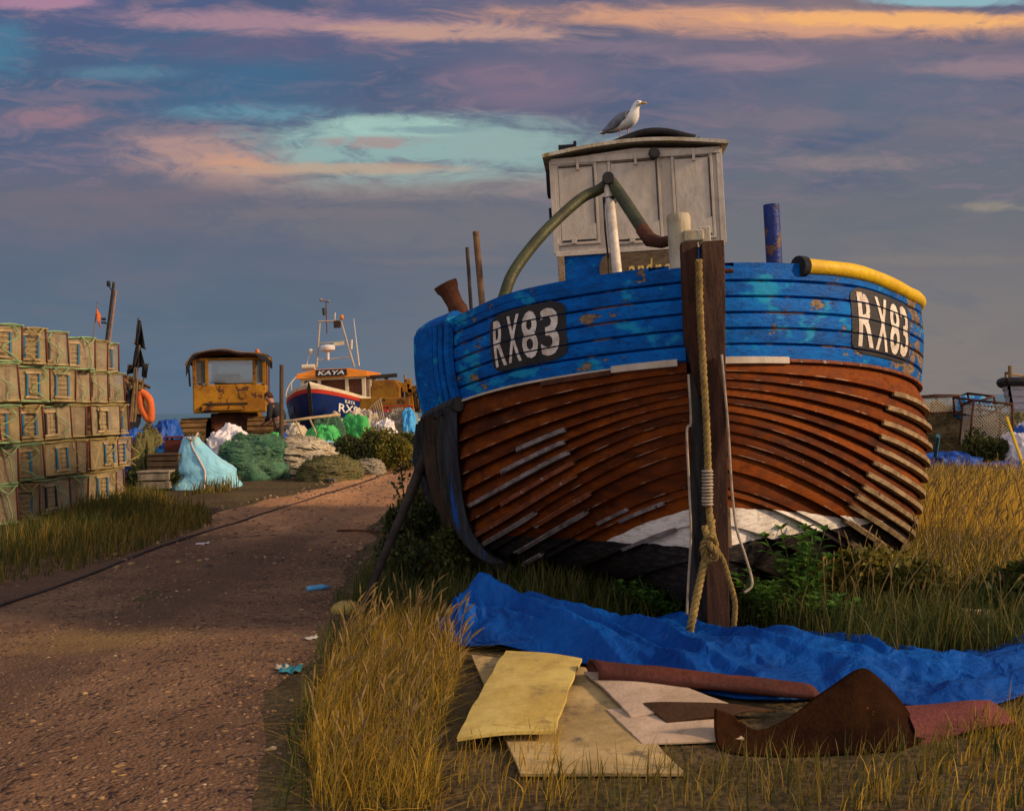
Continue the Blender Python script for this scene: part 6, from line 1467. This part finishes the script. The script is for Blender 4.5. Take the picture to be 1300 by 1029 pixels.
def scatter(poly, dens, clump=.6, cs=1.2):
    xs = [p[0] for p in poly]; ys = [p[1] for p in poly]; A = (max(xs)-min(xs))*(max(ys)-min(ys)); n = int(A*dens)
    x = RNG.uniform(min(xs), max(xs), n); y = RNG.uniform(min(ys), max(ys), n); k = in_poly(poly, x, y); x, y = x[k], y[k]
    w = np.array([noise.noise((a*cs, b*cs, 3.)) for a, b in zip(x, y)])
    k = RNG.uniform(0, 1, len(x)) < np.clip(1-clump + clump*(w*1.6+.6), .03, 1); return x[k], y[k], w[k]
def exclude(x, y, w, polys):
    k = np.ones(len(x), bool)
    for P in polys: k &= ~in_poly(P, x, y)
    return x[k], y[k], w[k]
def blades(name, pts, h0, h1, wid, mat, label, lean=(.0,.0), bend=.5, zfn=None, stray=.25, cat='grass'):
    x, y, w = pts; n = len(x)
    if n == 0: return
    z = np.array([hgt(a, b) for a, b in zip(x, y)])-.01
    h = RNG.uniform(h0, h1, n)*(1+.45*w); a = RNG.uniform(0, 2*np.pi, n); l = RNG.uniform(.1, 1., n)*bend*np.where(RNG.uniform(0,1,n) < .12, 2.2, 1.)
    dx = np.cos(a)*l*stray*2+lean[0]*(1+.6*RNG.normal(size=n)); dy = np.sin(a)*l*stray*2+lean[1]*(1+.6*RNG.normal(size=n))
    fa = RNG.uniform(0, np.pi, n); wv = wid*RNG.uniform(.45,1.7,n)/2; px, py = np.cos(fa)*wv, np.sin(fa)*wv
    T = np.array([0,.35,.7,1.]); Wd = np.array([1.,.85,.55,0.]); V = np.zeros((n,7,3)); k = 0
    for i, t in enumerate(T):
        cx = x+dx*h*t**2; cy = y+dy*h*t**2; cz = z+h*(t-.28*t**2*np.minimum(1.6, np.hypot(dx,dy)))
        if i < 3:
            V[:,k] = np.stack([cx-px*Wd[i], cy-py*Wd[i], cz], 1); V[:,k+1] = np.stack([cx+px*Wd[i], cy+py*Wd[i], cz], 1); k += 2
        else: V[:,k] = np.stack([cx, cy, cz], 1)
    base = (np.arange(n)*7)[:,None]; f = np.array([[0,1,3],[0,3,2],[2,3,5],[2,5,4],[4,5,6]])
    Fc = (base[:,:,None]+f[None]).reshape(-1,3); rnd = np.clip(.5+.35*RNG.normal(size=n)+.25*w, 0, 1)
    o = fast_mesh(name, V.reshape(-1,3), Fc, 3, mat, {'rnd': np.repeat(rnd, 7)}); return tag(o, label, cat, kind='stuff')
def gpoly(*c): return [tuple(gp(a, b)[:2]) for a, b in c]
HULLP = []
for sd in (-1, 1):
    q = [boat.matrix_world @ hp(s, .9, sd) for s in (0.0,.3,.7,1.2,2,3,4.5,6.8)]; HULLP += [(p.x, p.y) for p in (q if sd > 0 else q[::-1])]
HULLP = HULLP[8:][::1] + HULLP[:8]
HULLP = [(p[0], p[1]) for p in ([ (boat.matrix_world @ hp(s,.9,1))[:2] for s in (0.,.4,1.,2.,3.5,6.8)] + [(boat.matrix_world @ hp(s,.9,-1))[:2] for s in (6.8,3.5,2.,1.,.4,0.)])]
TARP = gpoly((566,815),(640,834),(740,851),(830,869),(900,892),(980,898),(1080,893),(1160,902),(1240,903),(1330,884),(1330,842),(1210,838),(1110,850),(1000,815),(860,795),(740,790),(570,800))
BRD = gpoly((596,830),(740,836),(935,886),(1185,890),(1290,900),(1200,944),(1180,990),(660,1000),(578,942))
EX = [HULLP, TARP, BRD]
# tall dry grass in front, left of the boards
pl = gpoly((400,1040),(385,960),(402,885),(425,830),(455,800),(520,785),(560,805),(590,845),(580,880),(555,945),(560,1040))
blades('grass', exclude(*scatter(pl, 3300, .5, 1.6), EX), .06, .21, .0036, G_GOLD, 'tall dry golden grass leaning over beside the plywood sheets', (.26,-.04), .8)
blades('grass', exclude(*scatter(pl, 900, .5, 2.), EX), .06, .16, .005, G_MIX, 'short green undergrowth among the dry golden grass', (.05,0), .8)
# grass skirt on the edge of the track and under the near bow
pl = gpoly((340,1040),(365,960),(385,880),(415,800),(430,760),(470,725),(500,690),(505,640),(545,610),(575,640),(600,720),(640,760),(560,795),(470,775),(420,830),(400,900),(392,1040))
blades('grass', exclude(*scatter(pl, 1500, .75, 1.4), EX), .05, .17, .005, G_GREEN, 'short green grass fringing the track and the shaded side of the boat', (.05,0), .9)
pl = gpoly((440,770),(470,728),(505,685),(520,650),(560,660),(600,715),(640,755),(580,800),(520,775))
blades('grass', exclude(*scatter(pl, 1500, .6, 2.), EX), .10, .30, .006, G_GREEN, 'rank dark grass between the timber prop and the boat', (.12,-.02), .8)
# green tangle at the foot of the stem, in front of the hull and along its bright side
pl = gpoly((610,775),(640,750),(760,745),(870,755),(940,740),(1010,735),(1080,745),(1110,760),(1200,800),(1330,815),(1330,850),(1215,842),(1110,856),(1000,815),(860,797),(740,792))
blades('grass', exclude(*scatter(pl, 2200, .6, 1.7), [TARP, BRD]), .08, .30, .006, G_GREEN, 'rank green grass growing behind the tarpaulin round the stem', (.06,0), .9)
pl = gpoly((960,800),(1000,745),(1080,730),(1130,700),(1200,700),(1330,730),(1330,850),(1215,842),(1110,856))
blades('grass', exclude(*scatter(pl, 1900, .6, 1.3), EX), (.12), .36, .006, G_GREEN, 'rank green grass below the bright side of the boat', (.16,0), .85)
# dry field beyond
pl = gpoly((1090,735),(1130,690),(1160,640),(1170,615),(1340,600),(1460,610),(1560,700),(1460,800),(1330,775),(1180,765))
blades('grass', exclude(*scatter(pl, 800, .5, .8), EX), .16, .40, .008, G_STRAW, 'dry golden grass field behind the bright side of the boat', (.22,.02), .8)
blades('grass', exclude(*scatter(pl, 500, .2, .8), EX), .05, .15, .012, G_STRAW, 'matted straw at the foot of the dry field grass', (.2,0), 2.0, stray=.9)
pl = gpoly((1120,640),(1165,607),(1340,585),(1460,590),(1460,640),(1340,628),(1200,630))
blades('grass', exclude(*scatter(pl, 260, .7, .5), EX), .18, .42, .012, G_MIX, 'greener grass at the far edge of the dry field by the nets', (.1,0), .8)
pl = gpoly((1180,900),(1300,890),(1420,880),(1420,1040),(1060,1040),(1150,955))
blades('grass', exclude(*scatter(pl, 2000, .6, 1.8), EX), .05, .14, .0045, G_GOLD, 'dry grass at the near side of the maroon sheet', (.2,0), .8)
blades('grass', exclude(*scatter(pl, 1200, .6, 1.8), EX), .04, .12, .005, G_GREEN, 'low green grass round the maroon and iron sheets', (.1,0), .8)
pl = gpoly((570,944),(700,940),(740,1040),(560,1040)); blades('grass', scatter(pl, 900, .6, 2.), .06, .16, .004, G_GOLD, 'thin dry grass poking up round the plywood edge', (.15,0), .9)
pl = gpoly((690,1000),(1200,950),(1200,1040),(690,1040)); blades('grass', scatter(pl, 1600, .5, 2.), .05, .15, .004, G_MIX, 'short grass before the iron sheet and boards', (.12,0), .9)
pl = gpoly((400,1040),(390,960),(405,885),(430,830),(460,800),(520,785),(560,805),(590,845),(580,880),(555,945),(560,1040))
blades('grass', exclude(*scatter(pl, 1100, .6, 2.6), EX), .08, .25, .0034, G_MIX, 'bent green and straw stalks crossing the golden grass', (.12,.08), 1.3, stray=.7)
blades('grass', exclude(*scatter(pl, 1500, .3, 1.6), EX), .03, .10, .005, G_GOLD, 'matted dead grass at the roots of the golden grass', (.1,0), 2.0, stray=.9)
def stalks(name, pts, h0, h1, label):
    x, y, w = pts; mb = MB(); sd = MB()
    for a, b, c in zip(x, y, w):
        h = random.uniform(h0, h1); q = Vector((a, b, hgt(a, b))); l = Vector((random.uniform(-.05,.16), random.uniform(-.06,.06), 0)); tp = q+Vector((0,0,h))+l*h*3; pts_ = bez([q, q+Vector((0,0,h*.55))+l*h*.8, tp], 8); mb.tube(pts_, [.0022]*len(pts_), 4, False)
        d = (pts_[-1]-pts_[-2]).normalized(); sd.tube([tp-d*.005, tp+d*.012, tp+d*.035+l*.05, tp+d*.06+l*.15], [.002,.0055,.005,.001], 5)
    n = len(mb.v); mb.v += sd.v; mb.f += [tuple(i+n for i in f) for f in sd.f]
    return tag(mb.build(name, M_SEED), label, 'grass', kind='stuff')
stalks('grass', exclude(*scatter(pl, 130, .3, 2.), EX), .15, .26, 'seed heads standing above the golden grass by the plywood')
stalks('grass', exclude(*scatter(gpoly((1000,790),(1080,735),(1200,720),(1330,740),(1330,835),(1215,835),(1110,845)), 60, .3, 2.), EX), .26, .50, 'seed heads standing in the green grass right of the stem')
stalks('grass', exclude(*scatter(gpoly((1130,700),(1165,640),(1330,640),(1400,780),(1200,765)), 50, .3, 2.), EX), .34, .56, 'seed heads standing in the dry golden field')
# bank on the left below the pots
pl = gpoly((-80,760),(0,745),(90,728),(180,702),(270,668),(262,650),(205,640),(150,632),(60,672),(-80,720))
blades('grass', scatter(pl, 800, .45, .9), .06, .26, .010, G_MIX, 'rough brown and green grass on the bank below the lobster pots', (.08,0), .8)
blades('grass', scatter(gpoly((-80,740),(0,722),(110,690),(200,650),(215,632),(160,630),(60,668),(-80,705)), 700, .6, .8), .10, .30, .010, G_GREEN, 'dark green grass at the foot of the pot stack', (.06,0), .8)
blades('grass', scatter(gpoly((225,632),(300,624),(310,605),(430,606),(470,590),(452,582),(330,596),(300,612)), 380, .5, .8), .06, .24, .014, G_MIX, 'yellow green grass along the foot of the net heaps', (.06,0), .8)
blades('grass', scatter(gpoly((140,622),(230,622),(225,600),(150,605)), 300, .4, .8), .12, .34, .014, G_GREEN, 'green grass in front of the crates by the pots', (.05,0), .8)
blades('grass', scatter([(-12,23),(-5,22),(-3,26),(2,30),(2,46),(-14,46)], 30, .5, .3), .1, .3, .02, G_MIX, 'sparse grass round the tractors and the far boat', (.05,0), .8)
blades('grass', scatter([(5,13),(14,13),(20,30),(18,46),(3,46),(4,20)], 40, .5, .3), .12, .36, .02, G_MIX, 'rough grass among the net heaps beyond the field', (.05,0), .8)
# bushes and weeds
def bush(name, c, r, n, size, mat, label, cat='bush', stems=12, seed=0, grad=.6, needle=1.):
    rg = np.random.default_rng(seed+50); c = Vector(c); t = thing(name, label, cat, c)
    k = 9; cc = np.stack([rg.uniform(-.65,.65,k)*r[0], rg.uniform(-.65,.65,k)*r[1], rg.uniform(.25,.8,k)*r[2]], 1); cr_ = rg.uniform(.3,.55,k)
    idx = rg.integers(0, k, n); d = rg.normal(size=(n,3)); d /= np.linalg.norm(d, axis=1)[:,None]; rad = rg.uniform(.25,1.,n)**.5
    p = cc[idx]+d*(rad*cr_[idx])[:,None]*np.array([r[0], r[1], r[2]*.75]); p[:,2] = np.abs(p[:,2])
    a = rg.normal(size=(n,3)); a[:,2] += .7; a /= np.linalg.norm(a, axis=1)[:,None]; b = np.cross(a, rg.normal(size=(n,3))); b /= np.linalg.norm(b, axis=1)[:,None]
    L = size*rg.uniform(.6,1.4,n)[:,None]; Wd = L*.28/needle
    V = np.stack([p, p+a*L*.5+b*Wd, p+a*L, p+a*L*.5-b*Wd], 1).reshape(-1,3); Fc = np.arange(n*4).reshape(-1,4)
    rnd = np.clip(.45+.3*rg.normal(size=n)+.25*(rg.uniform(-1,1,k)[idx]), 0, 1)
    o = fast_mesh('foliage', V, Fc, 4, mat, {'rnd': np.repeat(rnd, 4)}); o.parent = t
    mb = MB()
    for i in range(stems):
        j = i % k; q = Vector(cc[j]); mb.tube(bez([Vector((q.x*.25,q.y*.25,-.02)), q*.6, q, q*1.15+Vector((0,0,cr_[j]*r[2]*.6))], 9), [.012,.012,.011,.010,.009,.008,.007,.006,.005,.004][:len(bez([Vector((q.x*.25,q.y*.25,-.02)), q*.6, q, q*1.15+Vector((0,0,cr_[j]*r[2]*.6))], 9))], 5)
    mb.build('stems', M_TWIG, t, smooth=True); return t
bush('bush', gp(452, 601), (.55,.4,.80), 7000, .055, G_DARK, 'dark green bush growing against the green sack', seed=1)
bush('bush', gp(508, 598), (.66,.45,.82), 9000, .06, G_BUSH, 'olive yellow bush at the bend of the track, nearest the big boat', seed=2)
bush('bush', gp(478, 600), (.42,.35,.55), 5000, .055, G_BUSH, 'smaller olive bush in the gap between the dark bush and the yellow one', seed=3)
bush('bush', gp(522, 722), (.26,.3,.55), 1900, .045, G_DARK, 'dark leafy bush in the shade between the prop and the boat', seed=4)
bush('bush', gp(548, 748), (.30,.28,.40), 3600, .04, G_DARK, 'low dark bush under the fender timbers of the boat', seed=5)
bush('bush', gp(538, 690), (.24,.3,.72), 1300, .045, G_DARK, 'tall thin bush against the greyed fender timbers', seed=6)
bush('bush', gp(1254, 605), (.42,.35,.65), 4600, .05, G_DARK, 'dark green bush in front of the large net frame', seed=7)
bush('bush', gp(196, 622), (.6,.4,.34), 3800, .05, G_DARK, 'low dark bush in front of the pale crate', seed=8)
bush('bush', gp(330, 540), (.6,.4,.9), 3800, .06, G_BUSH, 'olive bush growing round the tracks of the cab tractor', seed=9)
bush('bush', gp(1100, 782), (.45,.30,.34), 4200, .04, G_BUSH, 'low olive bush below the bright bilge of the boat', seed=11)
bush('bush', gp(1290, 790), (.40,.30,.36), 4200, .045, G_GREEN, 'low green bush beyond the broken plank', seed=12)
def weed(c, h, label, seed=0, n=9, big=.11, spread=.25):
    rg = random.Random(seed); t = thing('weed', label, 'weed', c)
    sb = MB(); V = []; Fc = []; R_ = []
    def leaf(p, d, L, w):
        d = Vector(d).normalized(); s = d.cross(Vector((0,0,1))); s = s.normalized() if s.length > 1e-3 else Vector((1,0,0)); u = s.cross(d); k = len(V)
        pr = [(0,.08,0),(.25,.75,.05),(.5,1.,.06),(.75,.6,.0),(1.,.05,-.12)]; rv = rg.random()
        for tt, ww, up in pr:
            m_ = p + d*L*tt + u*L*up
            for e in (-1,0,1): V.append(m_ + s*w*ww*e*.5 + u*abs(e)*w*.12*ww); R_.append(rv)
        for i in range(4):
            for e in (0,1): q = k+i*3+e; Fc.append((q,q+1,q+4,q+3))
    for i in range(n):
        a = rg.uniform(0,6.28); r = rg.uniform(.2,1)*spread; hh = h*rg.uniform(.55,1.); top = Vector((math.cos(a)*r, math.sin(a)*r*.7, hh)); pts = bez([Vector((math.cos(a)*r*.15, math.sin(a)*r*.15, -.02)), Vector((math.cos(a)*r*.4, math.sin(a)*r*.3, hh*.5)), top], 10)
        sb.tube(pts, [.006*(1-.6*j/len(pts)) for j in range(len(pts))], 5)
        for j in range(3, len(pts)):
            for q in (0, 1):
                b = j*2.4+q*3.14+a; leaf(pts[j], (math.cos(b), math.sin(b), .45), big*rg.uniform(.6,1.2)*(1.15-.5*j/len(pts)), big*.34)
        for q in range(4): b = q*1.57+a; leaf(pts[-1], (math.cos(b), math.sin(b), .8), big*.5, big*.2)
    sb.build('stem', M_STEMG, t, smooth=True)
    o = fast_mesh('leaves', np.array([tuple(v) for v in V]), np.array(Fc), 4, G_WEED, {'rnd': np.array(R_)}, True); o.parent = t
    return t
weed(gp(1016, 800), .56, 'tall green weed with broad leaves standing before the white band of the hull', 1, 10, .13, .18)
weed(gp(985, 806), .32, 'leafy green weed just beside the tall one', 2, 9, .10, .2)
weed(gp(965, 790), .24, 'small green weed beside the splayed rope', 3, 8, .08, .18)
weed(gp(828, 788), .26, 'dark green weed growing against the black bilge behind the tarpaulin', 4, 9, .09, .2)
weed(gp(800, 778), .16, 'small weed behind the middle of the tarpaulin', 5, 7, .08, .2)
weed(gp(856, 792), .20, 'small weed just behind the thin grey line by the stem', 6, 7, .08, .16)
weed(gp(1050, 812), .26, 'low green weed at the tarpaulin edge under the bright bilge', 7, 9, .09, .2)
# scattered shingle on the near path
def pebbles(name, pts, r0, r1, label):
    m, N, b = newmat(name+'_stone'); r = N.attr('rnd')
    col = N.ramp(r, [(0,(.04,.026,.02,1)),(.35,(.10,.06,.042,1)),(.62,(.15,.09,.055,1)),(.86,(.22,.135,.055,1)),(.97,(.29,.19,.08,1)),(1,(.36,.28,.18,1))]); setp(N, b, color=col, rough=.75, spec=.3)
    x, y, w = pts; n = len(x); z = np.array([hgt(a, c) for a, c in zip(x, y)])+.004
    bm = bmesh.new(); bmesh.ops.create_icosphere(bm, subdivisions=1, radius=1); v0 = np.array([v.co[:] for v in bm.verts]); f0 = np.array([[v.index for v in f.verts] for f in bm.faces]); bm.free()
    s = r0+(r1-r0)*RNG.uniform(0,1,n)**3; sx = s*RNG.uniform(.8,1.4,n); sy = s*RNG.uniform(.7,1.1,n); sz = s*RNG.uniform(.4,.7,n); a = RNG.uniform(0,6.28,n)
    jit = 1+RNG.uniform(-.2,.2,(n,len(v0),1)); v = v0[None]*jit*np.stack([sx,sy,sz],1)[:,None,:]; ca, sa = np.cos(a)[:,None], np.sin(a)[:,None]
    X = v[...,0]*ca-v[...,1]*sa+x[:,None]; Y = v[...,0]*sa+v[...,1]*ca+y[:,None]; Z = v[...,2]+z[:,None]
    V = np.stack([X,Y,Z],-1).reshape(-1,3); Fc = (f0[None]+(np.arange(n)*len(v0))[:,None,None]).reshape(-1,3)
    o = fast_mesh(name, V, Fc, 3, m, {'rnd': np.repeat(RNG.uniform(0,1,n), len(v0))}, True); tag(o, label, 'shingle', kind='stuff')
pp_ = [(path_w(y)[0]-.3, y) for y in (2,4,6,8,11,15,20,25)]+[(path_w(y)[1]+.15, y) for y in (25,20,15,11,8,6,4,2)]
near = [p for p in pp_ if p[1] <= 8]; pebbles('shingle', scatter(near, 560, .55, 1.1), .004, .015, 'loose shingle and pebbles strewn over the near track')
far = [p for p in pp_ if p[1] >= 8]; pebbles('shingle', scatter(far, 70, .5, .8), .012, .04, 'loose shingle strewn over the far bend of the track')
